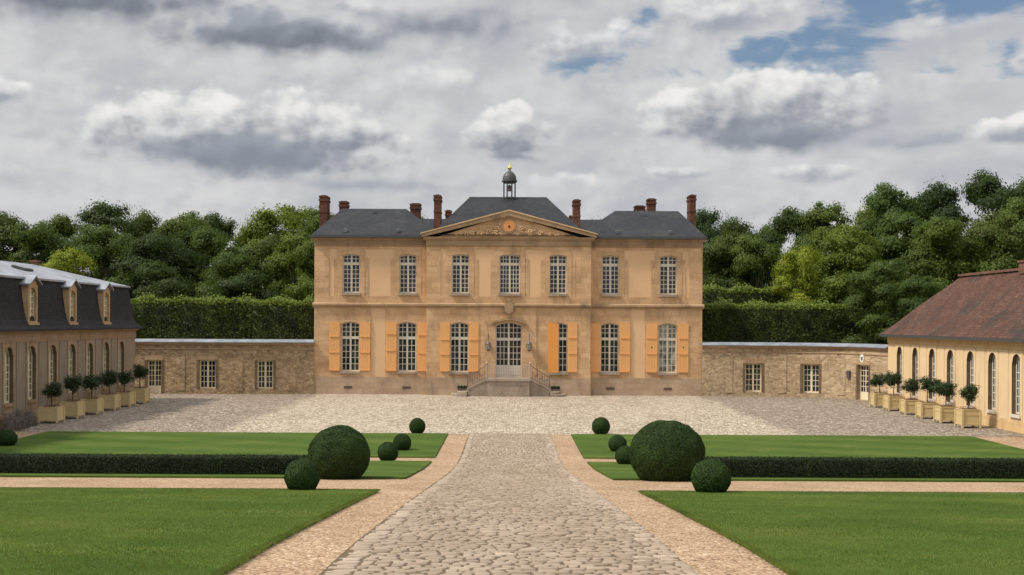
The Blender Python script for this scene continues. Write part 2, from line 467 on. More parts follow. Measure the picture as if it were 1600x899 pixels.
# ------------------------------------------------------------------ object helpers
LOC = {}
def tag(o, label=None, cat=None, group=None, kind=None):
    if label: o['label'] = label
    if cat: o['category'] = cat
    if group: o['group'] = group
    if kind: o['kind'] = kind
    return o
def thing(name, label, cat, loc=(0, 0, 0), group=None):
    o = bpy.data.objects.new(name, None)
    o.empty_display_size = .3
    C.objects.link(o); o.location = loc
    LOC[o.name] = Vector(loc)
    return tag(o, label, cat, group)
def copy_tree(o, parent=None):
    c = o.copy(); C.objects.link(c)
    if parent is not None: c.parent = parent
    for ch in [k for k in bpy.data.objects if k.parent == o]: copy_tree(ch, c)
    return c
def link_mesh(name, me, mat, parent=None, loc=None, smooth=False):
    o = bpy.data.objects.new(name, me)
    me.materials.append(mat)
    C.objects.link(o)
    if parent is not None:
        o.parent = parent; LOC[o.name] = LOC[parent.name]
    else:
        LOC[o.name] = Vector(loc or (0, 0, 0)); o.location = LOC[o.name]
    if smooth:
        me.polygons.foreach_set('use_smooth', np.ones(len(me.polygons), dtype=bool))
    return o
def np_mesh(name, V, Fq, rnd=None):
    me = bpy.data.meshes.new(name)
    V = np.asarray(V, dtype=np.float32); Fq = np.asarray(Fq, dtype=np.int32)
    k = Fq.shape[1]
    me.vertices.add(len(V)); me.vertices.foreach_set('co', V.ravel())
    me.loops.add(Fq.size); me.loops.foreach_set('vertex_index', Fq.ravel())
    me.polygons.add(len(Fq)); me.polygons.foreach_set('loop_start', np.arange(0, Fq.size, k, dtype=np.int32))
    me.update(calc_edges=True)
    if rnd is not None:
        at = me.attributes.new('rnd', 'FLOAT', 'FACE')
        at.data.foreach_set('value', np.asarray(rnd, dtype=np.float32))
    return me

ident = lambda u, n, z: (u, n, z)
def frame(origin, u, n):
    ox, oy, oz = origin
    return lambda a, b, c: (ox + u[0] * a + n[0] * b, oy + u[1] * a + n[1] * b, oz + c)

class MB:
    def __init__(s, xf=ident): s.v, s.f, s.xf = [], [], xf
    def pt(s, p): s.v.append(s.xf(*p)); return len(s.v) - 1
    def face(s, *pts): s.f.append([s.pt(p) for p in pts]); return s
    def box(s, u0, u1, n0, n1, z0, z1):
        i = [s.pt(p) for p in ((u0, n0, z0), (u1, n0, z0), (u1, n1, z0), (u0, n1, z0), (u0, n0, z1), (u1, n0, z1), (u1, n1, z1), (u0, n1, z1))]
        for q in ((3, 2, 1, 0), (4, 5, 6, 7), (0, 1, 5, 4), (1, 2, 6, 5), (2, 3, 7, 6), (3, 0, 4, 7)): s.f.append([i[k] for k in q])
        return s
    def prism(s, poly, n0, n1):
        """polygon in (u,z), extruded along n"""
        a = [s.pt((u, n0, z)) for u, z in poly]; b = [s.pt((u, n1, z)) for u, z in poly]
        s.f.append(a); s.f.append(b[::-1]); k = len(poly)
        for i in range(k): s.f.append([a[i], b[i], b[(i + 1) % k], a[(i + 1) % k]])
        return s
    def prism_u(s, poly, u0, u1):
        """polygon in (n,z), extruded along u"""
        a = [s.pt((u0, n, z)) for n, z in poly]; b = [s.pt((u1, n, z)) for n, z in poly]
        s.f.append(a); s.f.append(b[::-1]); k = len(poly)
        for i in range(k): s.f.append([a[i], b[i], b[(i + 1) % k], a[(i + 1) % k]])
        return s
    def lathe(s, prof, cu, cn, k=16, ang0=0.0):
        rings = []
        for r, z in prof:
            rings.append([s.pt((cu + r * math.cos(ang0 + 2 * math.pi * i / k), cn + r * math.sin(ang0 + 2 * math.pi * i / k), z)) for i in range(k)])
        for a, b in zip(rings, rings[1:]):
            for i in range(k): s.f.append([a[i], a[(i + 1) % k], b[(i + 1) % k], b[i]])
        s.f.append(rings[0][::-1]); s.f.append(rings[-1])
        return s
    def tube(s, pts, r, k=6, r1=None):
        pts = [Vector(p) for p in pts]; rings = []
        for i, p in enumerate(pts):
            d = (pts[min(i + 1, len(pts) - 1)] - pts[max(i - 1, 0)]).normalized()
            a = d.cross(Vector((0, 0, 1)) if abs(d.z) < .9 else Vector((1, 0, 0))).normalized(); b = d.cross(a)
            rr = r if r1 is None else r + (r1 - r) * i / (len(pts) - 1)
            rings.append([s.pt(tuple(p + a * rr * math.cos(2 * math.pi * j / k) + b * rr * math.sin(2 * math.pi * j / k))) for j in range(k)])
        for x, y in zip(rings, rings[1:]):
            for j in range(k): s.f.append([x[j], x[(j + 1) % k], y[(j + 1) % k], y[j]])
        s.f.append(rings[0][::-1]); s.f.append(rings[-1])
        return s
    def build(s, name, mat, parent=None, loc=None, smooth=False):
        base = LOC[parent.name] if parent is not None else Vector(loc or (0, 0, 0))
        me = bpy.data.meshes.new(name)
        me.from_pydata([tuple(Vector(p) - base) for p in s.v], [], s.f)
        bm = bmesh.new(); bm.from_mesh(me)
        bmesh.ops.recalc_face_normals(bm, faces=bm.faces)
        bm.to_mesh(me); bm.free()
        return link_mesh(name, me, mat, parent, loc, smooth)

class Op:
    def __init__(s, uc, w, zb, zt, rise=.12, ell=False):
        s.uc, s.w, s.zb, s.zt, s.rise, s.ell = uc, w, zb, zt, rise, ell
        s.u0, s.u1 = uc - w / 2, uc + w / 2
    def top(s, u):
        t = max(-1, min(1, (u - s.uc) / (s.w / 2)))
        if s.ell: return s.zt - s.rise + s.rise * math.sqrt(max(0, 1 - t * t))
        return s.zt - s.rise * t * t
    def cuts(s, k=8): return [s.u0 + s.w * i / k for i in range(k + 1)]
def wall(mb, u0, u1, z0, z1, ops, n=0.0, reveal=.25, edge=0.0, step=None):
    xs = {round(u0, 5), round(u1, 5)}
    for o in ops: xs |= {round(x, 5) for x in o.cuts() if u0 <= x <= u1}
    if step:
        k = int((u1 - u0) / step)
        xs |= {round(u0 + (u1 - u0) * i / k, 5) for i in range(1, k)}
    xs = sorted(xs)
    for a, b in zip(xs, xs[1:]):
        if b - a < 1e-4: continue
        lo = (z0, z0)
        for o in sorted((o for o in ops if a >= o.u0 - 1e-3 and b <= o.u1 + 1e-3), key=lambda o: o.zb):
            if o.zb > lo[0] + 1e-4: mb.face((a, n, lo[0]), (b, n, lo[1]), (b, n, o.zb), (a, n, o.zb))
            ta, tb = o.top(a), o.top(b)
            if reveal:
                mb.face((a, n, ta), (b, n, tb), (b, n + reveal, tb), (a, n + reveal, ta))
                mb.face((a, n, o.zb), (b, n, o.zb), (b, n + reveal, o.zb), (a, n + reveal, o.zb))
            lo = (ta, tb)
        mb.face((a, n, lo[0]), (b, n, lo[1]), (b, n, z1), (a, n, z1))
        if edge:
            mb.face((a, n, z0), (b, n, z0), (b, n + edge, z0), (a, n + edge, z0))
            mb.face((a, n, z1), (b, n, z1), (b, n + edge, z1), (a, n + edge, z1))
    if reveal:
        for o in ops:
            for u in (o.u0, o.u1): mb.face((u, n, o.zb), (u, n + reveal, o.zb), (u, n + reveal, o.top(u)), (u, n, o.top(u)))
    if edge:
        for u in (u0, u1): mb.face((u, n, z0), (u, n + edge, z0), (u, n + edge, z1), (u, n, z1))

def window(parent, xf, o, n, cols, rl, ru, ztr, fm, gm, name='window', sill=True, panel=0.0, fw=.07, mw=.042, sill_m=None, sill_out=.34, mull=.13):
    f = MB(xf); u0, u1 = o.u0, o.u1
    f.box(u0, u0 + fw, n, n + .07, o.zb + .1, o.top(u0) - .002); f.box(u1 - fw, u1, n, n + .07, o.zb + .1, o.top(u1) - .002)
    f.box(u0, u1, n - .003, n + .068, o.zb, o.zb + .1 + panel)
    if mull: f.box(o.uc - mull / 2, o.uc + mull / 2, n - .012, n + .06, o.zb + .1 + panel, o.top(o.uc) - .03)
    if ztr: f.box(u0 + fw, u1 - fw, n - .009, n + .062, ztr - .10, ztr + .10)
    cs = o.cuts(8)
    for a, b in zip(cs, cs[1:]):
        f.prism([(a, o.top(a) - fw - .02), (b, o.top(b) - fw - .02), (b, o.top(b) - .003), (a, o.top(a) - .003)], n + .004, n + .066)
    inner = [(u0 + fw, o.uc - mull / 2), (o.uc + mull / 2, u1 - fw)] if mull else [(u0 + fw, u1 - fw)]
    cpl = cols // 2 if mull else cols
    for a, b in inner:
        for i in range(1, cpl):
            u = a + (b - a) * i / cpl
            f.box(u - mw / 2, u + mw / 2, n + .016, n + .05, o.zb + .1 + panel, o.top(u) - fw)
    z0 = o.zb + .1 + panel; zt = o.top(u0) - .03
    zs = [z0 + ((ztr - .10 if ztr else zt) - z0) * i / rl for i in range(1, rl)]
    if ztr and ru > 1: zs += [ztr + .10 + (o.zt - fw - ztr - .10) * i / ru for i in range(1, ru)]
    for z in zs: f.box(u0 + fw * .8, u1 - fw * .8, n + .019, n + .048, z - mw / 2, z + mw / 2)
    w = f.build(name, fm, parent)
    g = MB(xf)
    for a, b in zip(cs, cs[1:]): g.face((a, n + .036, o.zb + .02), (b, n + .036, o.zb + .02), (b, n + .036, o.top(b) - .01), (a, n + .036, o.top(a) - .01))
    g.build('glass', gm, w)
    if sill:
        MB(xf).box(u0 - .07, u1 + .07, n - sill_out, n + .03, o.zb - .15, o.zb - .003).build('sill', sill_m or fm, w)
    return w

def hip(mb, x0, x1, y0, y1, z0, ra, rb, yr, zr):
    """hipped roof faces over a rectangle, ridge from ra to rb"""
    A, B, Cc, D = (x0, y0, z0), (x1, y0, z0), (x1, y1, z0), (x0, y1, z0)
    P, Qq = (ra, yr, zr), (rb, yr, zr)
    mb.face(A, B, Qq, P); mb.face(Cc, D, P, Qq); mb.face(D, A, P); mb.face(B, Cc, Qq)

# ------------------------------------------------------------------ leaves
def leaf_cards(P, Nn, size, rng, aspect=.55, jitter=.7):
    n = len(P)
    Nn = Nn + rng.normal(0, jitter, (n, 3)); Nn /= np.linalg.norm(Nn, axis=1)[:, None] + 1e-9
    r = rng.normal(0, 1, (n, 3)); A = np.cross(Nn, r); A /= np.linalg.norm(A, axis=1)[:, None] + 1e-9
    B = np.cross(Nn, A)
    s = (size * rng.uniform(.7, 1.3, n))[:, None]
    V = np.stack([P - A * s, P - B * s * aspect + Nn * s * .12, P + A * s, P + B * s * aspect + Nn * s * .12], axis=1).reshape(-1, 3)
    return V, np.arange(4 * n).reshape(-1, 4), rng.uniform(0, 1, n)

def crown_mesh(seed, n_lobe=13, per=420, leaf_s=.027, shape='round', low=.10):
    """limbs carry lobes, lobes carry leaf clumps, clumps carry leaves"""
    rng = np.random.default_rng(seed)
    Hh = 3.4
    Ps, Ns, Bs = [], [], []
    for i in range(n_lobe):
        th = i * 2.4 + rng.uniform(-.5, .5); q = (i + rng.uniform(.1, .9)) / n_lobe
        if shape == 'round': prof = math.sin(math.pi * min(1, .18 + .80 * q) ** .9) ** .55
        elif shape == 'tall': prof = (1 - q) ** .5 * min(1, .45 + q * 2.2)
        else: prof = math.sin(math.pi * min(1, .22 + .76 * q)) ** .4 * (.75 + .35 * q)
        lr = rng.uniform(.34, .56) * (1 - .25 * q)
        rr = prof * rng.uniform(.35, .85)
        zz = (low + (1 - low) * q) * Hh - lr * .55
        lc = np.array([rr * math.cos(th), rr * math.sin(th), max(zz, .35)])
        lb = rng.uniform(-.18, .18)
        for j in range(12):
            d0 = rng.normal(0, 1, 3); d0[2] = d0[2] * .8 + .25; d0 /= np.linalg.norm(d0)
            cr = rng.uniform(.09, .22)
            c = lc + d0 * lr * rng.uniform(.55, 1.0) * np.array([1.1, 1.1, .85])
            k = int(per * (cr / .17) ** 2)
            d = rng.normal(0, 1, (k, 3)); d[:, 2] += .3
            d /= np.linalg.norm(d, axis=1)[:, None]
            p = c + d * (cr * np.abs(rng.normal(.75, .38, k)))[:, None] * np.array([1.2, 1.2, .75])
            nl = (p - lc) / lr; nl[:, 2] += .25
            Ps.append(p); Ns.append(d * .45 + nl * .9); Bs.append(np.full(k, lb + rng.uniform(-.2, .2)))
    P, Nn, Bb = np.concatenate(Ps), np.concatenate(Ns), np.concatenate(Bs)
    V, Q, rn = leaf_cards(P, Nn, leaf_s, rng, .6, .42)
    V[:, 2] *= Hh / V[:, 2].max()
    return np_mesh('crown', V, Q, np.clip(rn + Bb, 0, 1))
def trunk_mb(seed):
    rnd = random.Random(seed); mb = MB()
    mb.tube([(0, 0, -.05), (.01, 0, .5), (.03, .02, 1.3), (.0, .0, 2.4)], .085, 8, .03)
    for i in range(6):
        a = rnd.uniform(0, 6.28); z = rnd.uniform(.7, 1.8); l = rnd.uniform(.35, .6)
        mb.tube([(.02, .01, z), (l * .5 * math.cos(a), l * .5 * math.sin(a), z + .3), (l * math.cos(a), l * math.sin(a), z + .75)], .035, 5, .010)
    return mb

# ------------------------------------------------------------------ terrain
_Y = [-400, -20, 0, 12.4, 14.6, 23, 35.4, 41, 46, 400]
_Z = [4.3, 4.3, 3.50, 2.70, 2.56, 1.85, .74, .28, 0, 0]
_ty = np.arange(-30, 70, .1); _tz = np.interp(_ty, _Y, _Z)
_k = np.ones(31) / 31; _tz = np.convolve(np.pad(_tz, 15, mode='edge'), _k, mode='valid')
def tz(y): return float(np.interp(y, _ty, _tz))
_cr, _sr = math.cos(R(ROLL)), math.sin(R(ROLL))
def ray(px, py):
    a, b = px - 797.0, -(py - 502.0)
    return (a * _cr + b * _sr) / F, (-a * _sr + b * _cr) / F        # undo the roll: dx, dz per metre of Y
def ground_at(px, py):
    dx, dz = ray(px, py); y = 5.0
    while EYE + dz * y > tz(y) and y < 400: y += .02
    return dx * y, y
def at(px, py, y):
    dx, dz = ray(px, py); return dx * y, EYE + dz * y

def sheet(name, x0, x1, y0, y1, dz, mat, label, cat, kind='structure', skirt=0.0, step=.5, nx=1):
    mb = MB(); n = max(1, int((y1 - y0) / step)); ys = [y0 + (y1 - y0) * i / n for i in range(n + 1)]
    xs = [x0 + (x1 - x0) * i / nx for i in range(nx + 1)]
    idx = [[mb.pt((x, y, tz(y) + dz)) for x in xs] for y in ys]
    for i in range(n):
        for j in range(nx): mb.f.append([idx[i][j], idx[i][j + 1], idx[i + 1][j + 1], idx[i + 1][j]])
    if skirt:
        for x in (x0, x1):
            for a, b in zip(ys, ys[1:]): mb.face((x, a, tz(a) + dz - skirt), (x, b, tz(b) + dz - skirt), (x, b, tz(b) + dz), (x, a, tz(a) + dz))
        for y in (y0, y1): mb.face((x0, y, tz(y) + dz - skirt), (x1, y, tz(y) + dz - skirt), (x1, y, tz(y) + dz), (x0, y, tz(y) + dz))
    o = mb.build(name, mat); tag(o, label, cat, None, kind)
    return o

g = MB()
ys = [-400, -30, -20, -10] + [i * 1.0 for i in range(0, 70, 2)] + [90, 200, 600, 3000]
pr = [[g.pt((x, y, tz(max(-29.9, min(69, y))) - .03)) for x in (-2500, -40, 40, 2500)] for y in ys]
for a, b in zip(pr, pr[1:]):
    for j in range(3): g.f.append([a[j], a[j + 1], b[j + 1], b[j]])
tag(g.build('ground', M['earth']), 'mossy woodland ground running out under the trees', 'ground', None, 'structure')
sheet('gravel_path', -25.2, 25.2, -6, 57, 0, M['gravel'], 'pinkish gravel walks round the lawns and along the cobbles', 'gravel path', nx=4)
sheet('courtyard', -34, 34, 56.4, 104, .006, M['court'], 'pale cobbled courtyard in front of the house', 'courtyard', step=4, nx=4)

# cobbled path, every stone modelled
def cobbled_path():
    rng = np.random.default_rng(3)
    Vs, Fs, Rn = [], [], []
    base = MB(); ys = np.arange(-4, 57.2, .4)
    for a, b in zip(ys, ys[1:]): base.face((-1.9, a, tz(a) + .008), (1.9, a, tz(a) + .008), (1.9, b, tz(b) + .008), (-1.9, b, tz(b) + .008))
    nv = 0
    y = 5.0; row = 0
    ang = np.arange(8) * math.pi / 4 + math.pi / 8
    while y < 57:
        dy = rng.uniform(.115, .175); x = -1.9 + rng.uniform(0, .08); z = tz(y + dy / 2)
        first = True
        while x < 1.86:
            w = rng.uniform(.22, .32) if (first or x > 1.62) else rng.uniform(.12, .27)
            w = min(w, 1.93 - x)
            if w > .07:
                cx, cy = x + w / 2, y + dy / 2 + rng.uniform(-.012, .012)
                hx, hy = w / 2 - .007, dy / 2 - .008
                jx = 1 + rng.uniform(-.16, .05, 8)
                sq = 1.7
                ox = np.clip(np.cos(ang) * sq, -1, 1) * hx * jx; oy = np.clip(np.sin(ang) * sq, -1, 1) * hy * jx
                h = rng.uniform(.006, .024); tx, ty_ = rng.uniform(-.05, .05, 2)
                slope = (tz(y + dy) - tz(y)) / dy
                for k, zz in ((1.0, .0), (.92, h * .85), (.72, h)):
                    px, py = cx + ox * k, cy + oy * k
                    Vs.append(np.stack([px, py, z + slope * (py - y - dy / 2) + .004 + zz + (tx * ox + ty_ * oy) * k], 1))
                r = np.clip(rng.normal(.5, .17) + (.22 if first or x > 1.55 else 0), 0, 1)
                for a0, b0 in ((0, 8), (8, 16)):
                    for i in range(8):
                        j = (i + 1) % 8
                        Fs.append((nv + a0 + i, nv + a0 + j, nv + b0 + j, nv + b0 + i)); Rn.append(r)
                for q in ((0, 1, 2, 3), (0, 3, 4, 7), (4, 5, 6, 7)):
                    Fs.append(tuple(nv + 16 + i for i in q)); Rn.append(r)
                nv += 24
            x += w; first = False
        y += dy; row += 1
    me = np_mesh('cobbled_path', np.concatenate(Vs), np.array(Fs), np.array(Rn))
    o = link_mesh('cobbled_path', me, M['cobble'], smooth=True)
    tag(o, 'long cobbled path of worn grey stones leading to the house', 'cobbled path', None, 'structure')
    tag(base.build('path_bed', M['joint']), 'sandy bed showing in the joints of the cobbled path', 'path bed', None, 'structure')
cobbled_path()

# lawns
near_lawns = []
for sgn, side in ((-1, 'left'), (1, 'right')):
    a, b = (2.85, 24.0)
    x0, x1 = (-b, -a) if sgn < 0 else (a, b)
    sheet('lawn', x0, x1, 1.0, 26.4, .05, M['lawn'], 'wide sloping near lawn on the %s of the cobbled path' % side, 'lawn', skirt=.07, nx=6)
    sheet('lawn', x0, x1, 33.2, 44.6, .05, M['lawn_far'], 'narrow lawn strip under the low hedge on the %s of the path' % side, 'lawn', skirt=.07, nx=6)
    c = 21.4
    x0, x1 = (-c, -a) if sgn < 0 else (a, c)
    sheet('lawn', x0, x1, 46.6, 56.4, .05, M['lawn_far'], 'flat far lawn beside the courtyard on the %s of the path' % side, 'lawn', skirt=.07, nx=6)
def blades(sgn):
    rng = np.random.default_rng(11 + sgn)
    n = 330000
    y = 7.0 + 19.35 * rng.uniform(0, 1, n) ** 1.15
    x = 2.83 + rng.uniform(0, 1, n) * np.minimum(11.5, .46 * y + 1.2 - 1.5)
    # ragged fringe along the edges
    m = 26000
    ye = rng.uniform(7, 26.42, m); xe = 2.85 + rng.normal(0, .028, m) - np.abs(np.sin(ye * 3.1) * np.sin(ye * 1.3)) * .05 * rng.uniform(0, 1, m)
    y = np.concatenate([y, ye, np.full(12000, 26.4) + rng.normal(0, .03, 12000)]); x = np.concatenate([x, xe, rng.uniform(2.85, 13.5, 12000)])
    n = len(x)
    z = np.interp(y, _ty, _tz) + .045
    h = rng.uniform(.014, .032, n); w = rng.uniform(.0025, .005, n)
    az = rng.uniform(0, 2 * math.pi, n); lean = rng.uniform(.1, .9, n) * h; la = rng.uniform(0, 2 * math.pi, n)
    P = np.stack([x * sgn, y, z], 1); A = np.stack([np.cos(az) * w, np.sin(az) * w, np.zeros(n)], 1)
    Tp = P + np.stack([np.cos(la) * lean, np.sin(la) * lean, h], 1)
    V = np.stack([P - A, P + A, Tp], 1).reshape(-1, 3)
    patch = np.zeros(n)
    for q in range(26):
        wl = rng.uniform(.5, 6.0); th = rng.uniform(0, 6.28); ph = rng.uniform(0, 6.28)
        patch += np.sin((x * np.cos(th) * .6 + y * np.sin(th)) * 6.28 / wl + ph + 1.3 * np.sin(x * .5 + q)) * (.030 + .010 * wl)
    stripe = np.tanh(3 * np.sin((x * .33 * sgn + y) * 2.0 + .5 * np.sin(x * .4))) * .10
    patch = patch * .85 + stripe
    me = np_mesh('grass', V, np.arange(3 * n).reshape(-1, 3), np.clip(rng.uniform(.12, .60, n) + patch, 0, 1))
    o = link_mesh('grass', me, M['blade'])
    tag(o, 'mown grass blades of the near lawn %s of the path' % ('left' if sgn < 0 else 'right'), 'grass', None, 'stuff')
blades(-1); blades(1)

# ------------------------------------------------------------------ the house
YF = 86.4; S = 22.0
fx = lambda px: (px - 797.0) / S
fz = lambda py: (617.6 - py) / S
def chateau():
    root = thing('chateau', 'two storey ochre stone country house with slate roofs, orange shutters and a central pediment', 'country house', (-.07, YF, 0))
    c = frame((0, YF, 0), (1, 0), (0, 1))
    SB = .5
    G = {k: Op(fx(px), 1.30, 1.62, 5.18, .16) for k, px in (('L1', 546), ('L2', 635.2), ('C1', 718), ('C2', 872.6), ('R1', 953.8), ('R2', 1045))}
    U = {k: Op(fx(px), 1.22, 7.22, 10.0, .10) for k, px in (('L1', 547), ('L2', 636), ('C1', 719.2), ('R1', 954.5), ('R2', 1045.5), ('C2', 871.4))}
    U['CC'] = Op(fx(796), 1.46, 7.22, 10.0, .10)
    door = Op(fx(795), 1.86, 1.24, 5.22, .26)
    xl, xc0, xc1, xr = fx(490), fx(667), fx(922), fx(1098)
    w = MB(c)
    for (a, b, n, ks, dr) in ((xl, xc0, SB, ('L1', 'L2'), 0), (xc0, xc1, 0, ('C1', 'C2'), 1), (xc1, xr, SB, ('R1', 'R2'), 0)):
        ops = [G[k] for k in ks] + [U[k] for k in ks] + ([door, U['CC']] if dr else [])
        wall(w, a, b, 0, 11.0, ops, n, 0)
    for u in (xc0, xc1): w.face((u, 0, 0), (u, SB, 0), (u, SB, 11.0), (u, 0, 11.0))
    for u in (xl, xr): w.face((u, SB, 0), (u, 12, 0), (u, 12, 11.0), (u, SB, 11.0))
    w.face((xl, 12, 0), (xr, 12, 0), (xr, 12, 11), (xl, 12, 11))
    w.build('wall', M['plaster'], root)
    # stone dressings
    p = .05
    def pil(a, b, n): MB(c).box(a, b, n - p, n + .02, 1.25, 10.58).build('pilaster', M['stone'], root)
    pil(xl - .04, fx(512), SB); pil(xc0 - .04, fx(688), 0); pil(fx(900), xc1 + .04, 0); pil(fx(1078), xr + .04, SB)
    def surround(a, b, z0, z1, ops, n, pp=.05, rv=.30):
        s = MB(c); wall(s, a, b, z0, z1, ops, n - pp, rv, pp + .01); s.build('window_surround', M['stone'], root)
    zg0, zg1, zu0, zu1 = 1.25, 6.22, 6.52, 10.58
    surround(fx(512), fx(578.5), zg0, zg1, [G['L1']], SB); surround(fx(601), xc0 - .04, zg0, zg1, [G['L2']], SB)
    surround(xc1 + .04, fx(987), zg0, zg1, [G['R1']], SB); surround(fx(1009), fx(1078), zg0, zg1, [G['R2']], SB)
    surround(fx(688), fx(752), zg0, zg1, [G['C1']], 0); surround(fx(838), fx(900), zg0, zg1, [G['C2']], 0)
    surround(fx(752), fx(838), zg0, zg1, [door], 0, .09, .34)
    for k, n in (('L1', SB), ('L2', SB), ('C1', 0), ('C2', 0), ('R1', SB), ('R2', SB), ('CC', 0)):
        o = U[k]; surround(o.u0 - .36, o.u1 + .36, zu0 + .5, zu1 - .18, [o], n, .05)
        for a_, b_ in ((o.u0 - .62, o.u0 - .36), (o.u1 + .36, o.u1 + .62)): MB(c).box(a_, b_, n - .03, n + .01, zu0 + .5, zu1 - .9).build('window_quoin', M['stone'], root)
    for a, b, n in ((fx(512), xc0 - .04, SB), (fx(688), fx(900), 0), (xc1 + .04, fx(1078), SB)):
        MB(c).box(a, b, n - .045, n + .012, zu0, zu0 + .5).build('apron_band', M['stone'], root)
        MB(c).box(a, b, n - .047, n + .012, zu1 - .18, zu1).build('stone_band', M['stone'], root)
    for a, b, n in ((xl - .06, xc0, SB), (xc0 - .06, xc1 + .06, 0), (xc1, xr + .06, SB)):
        a2, b2 = (a, b - .06) if n and a < xc0 - 1 else ((a + .06, b) if n else (a, b))
        MB(c).box(a2, b2, n - .10, n + .02, 0, 1.25).build('plinth', M['plinth'], root)
        m = MB(c); m.prism_u([(n + .02, 6.20), (n - .10, 6.20), (n - .12, 6.28), (n - .24, 6.34), (n - .24, 6.46), (n - .05, 6.53), (n + .02, 6.53)], a2 - .1 * (a2 < -10), b2 + .1 * (b2 > 10))
        m.build('string_course', M['stone_band'], root)
        m = MB(c); m.prism_u([(n + .02, 10.57), (n - .10, 10.57), (n - .16, 10.66), (n - .08, 10.70), (n - .08, 11.0), (n + .02, 11.0)], a2, b2)
        m.build('frieze', M['stone_band'], root)
    for a, b, n in ((xl - .28, xc0 - .34, SB), (xc1 + .34, xr + .28, SB)):
        m = MB(c); m.prism_u([(n + .3, 10.99), (n - .10, 10.99), (n - .20, 11.08), (n - .22, 11.16), (n + .3, 11.16)], a, b)
        m.build('cornice', M['stone_band'], root)
        MB(c).box(a - .06, b, n - .50, n - .30, 11.161, 11.34).build('gutter', M['dark_metal'], root)
    # pediment
    a, b, zb, zt = xc0 - .28, xc1 + .30, 11.0, 13.05
    mid = (a + b) / 2
    ped = MB(c)
    ped.prism([(a + .3, zb), (b - .3, zb), (mid, zt - .2)], .02, 1.2)
    P = ped.build('pediment', M['stone'], root)
    m = MB(c); m.prism_u([(.3, zb - .01), (-.12, zb - .01), (-.26, zb + .12), (-.30, zb + .22), (.3, zb + .26)], a, b); m.build('cornice', M['stone_band'], P)
    m = MB(c)
    for s0, s1 in ((a - .12, mid), (b + .12, mid)):
        m.prism([(s0, zb + .20), (mid, zt - .30), (mid, zt + .02), (s0, zb + .42)], -.20, 1.3)
    m.build('raking_cornice', M['stone_band'], P)
    m = MB(c)
    for s0 in (a - .2, b + .2):
        m.prism([(s0, zb + .425), (mid, zt + .025), (mid, zt + .13), (s0, zb + .50)], -.26, 1.5)
    m.build('pediment_capping', M['relief'], P)
    # carved relief: a ring of scrolls and trophies round the medallion
    rl = MB(c); rnd = random.Random(5)
    def lump(u, z, ru, rz, rn):
        prof = [(0, 0)]; k = 8
        rings = []
        for th in (90, 55, 20, 0):
            rings.append([rl.pt((u + ru * math.cos(R(th)) * math.cos(2 * math.pi * i / k), .02 - rn * math.sin(R(th)), z + rz * math.cos(R(th)) * math.sin(2 * math.pi * i / k))) for i in range(k)])
        for x, y in zip(rings, rings[1:]):
            for i in range(k): rl.f.append([x[i], x[(i + 1) % k], y[(i + 1) % k], y[i]])
    for i in range(120):
        s = rnd.choice((-1, 1)); u = rnd.uniform(.55, 4.1)
        zmax = (zt - .55) - (zt - zb - .5) * u / (b - mid) - .12
        if zmax < zb + .38: continue
        z = rnd.uniform(zb + .34, zmax)
        lump(mid + s * u, z, rnd.uniform(.05, .17), rnd.uniform(.04, .13), rnd.uniform(.04, .10))
    for s in (-1, 1):
        for (u, z, r_) in ((.9, 11.75, .26), (1.5, 11.6, .2), (2.2, 11.52, .18), (2.9, 11.45, .13)):
            pts = [(mid + s * (u + r_ * (1 - .05 * i) * math.cos(i * .7)), -.03, z + r_ * (1 - .05 * i) * math.sin(i * .7)) for i in range(12)]
            rl.tube(pts, .045, 6)
    rl.build('relief', M['relief'], P, smooth=True)
    def disc(r0, z, n0, n1, k=24): return [(mid + r0 * math.cos(2 * math.pi * i / k), z + r0 * math.sin(2 * math.pi * i / k)) for i in range(k)]
    zc = 12.02
    m = MB(c); m.prism(disc(.50, zc, 0, 0), -.10, .02); mm = m.build('medallion_rim', M['stone_band'], P)
    MB(c).prism(disc(.40, zc, 0, 0), -.13, -.09).build('medallion', M['medal'], P)
    md = MB(c); md.prism([(mid - .03, zc + .05), (mid - .02, zc - .16), (mid + .04, zc - .02)], -.16, -.125); md.prism(disc(.075, zc - .03, 0, 0, 10), -.155, -.126)
    md.build('dial_hand', M['dark'], P)
    # windows
    for k in G:
        n = (SB if k[0] in 'LR' else 0) + .16
        window(root, c, G[k], n, 4, 5, 3, 4.03, M['frame'], M['glass_pale'] if k == 'R2' else M['glass'], sill_m=M['perron'])
    for k in U:
        n = (SB if k[0] in 'LR' else 0) + .16
        window(root, c, U[k], n, 6 if k == 'CC' else 4, 6, 2, 9.32, M['frame'], M['glass'], sill_m=M['perron'])
    d = window(root, c, door, .20, 6, 4, 3, 3.98, M['frame'], M['glass'], name='door', sill=False, panel=.78)
    m = MB(c)
    for s in (-1, 1): m.box(door.uc + s * .47 - .32, door.uc + s * .47 + .32, .180, .199, 1.42, 2.02)
    m.build('door_panel', M['frame'], d)
    MB(c).box(door.uc + .075, door.uc + .115, .13, .19, 2.28, 2.46).build('handle', M['iron'], d)
    # hood over the door and the carved cartouche above it
    m = MB(c); k = 14; u0, u1 = door.uc - 1.25, door.uc + 1.25
    for i in range(k):
        a_, b_ = u0 + (u1 - u0) * i / k, u0 + (u1 - u0) * (i + 1) / k
        za, zb_ = 5.48 - .34 * ((a_ - door.uc) / 1.25) ** 2, 5.48 - .34 * ((b_ - door.uc) / 1.25) ** 2
        m.prism([(a_, za - .14), (b_, zb_ - .14), (b_, zb_), (a_, za)], -.26, -.085)
    m.build('door_hood', M['stone_band'], root)
    m = MB(c); u = door.uc
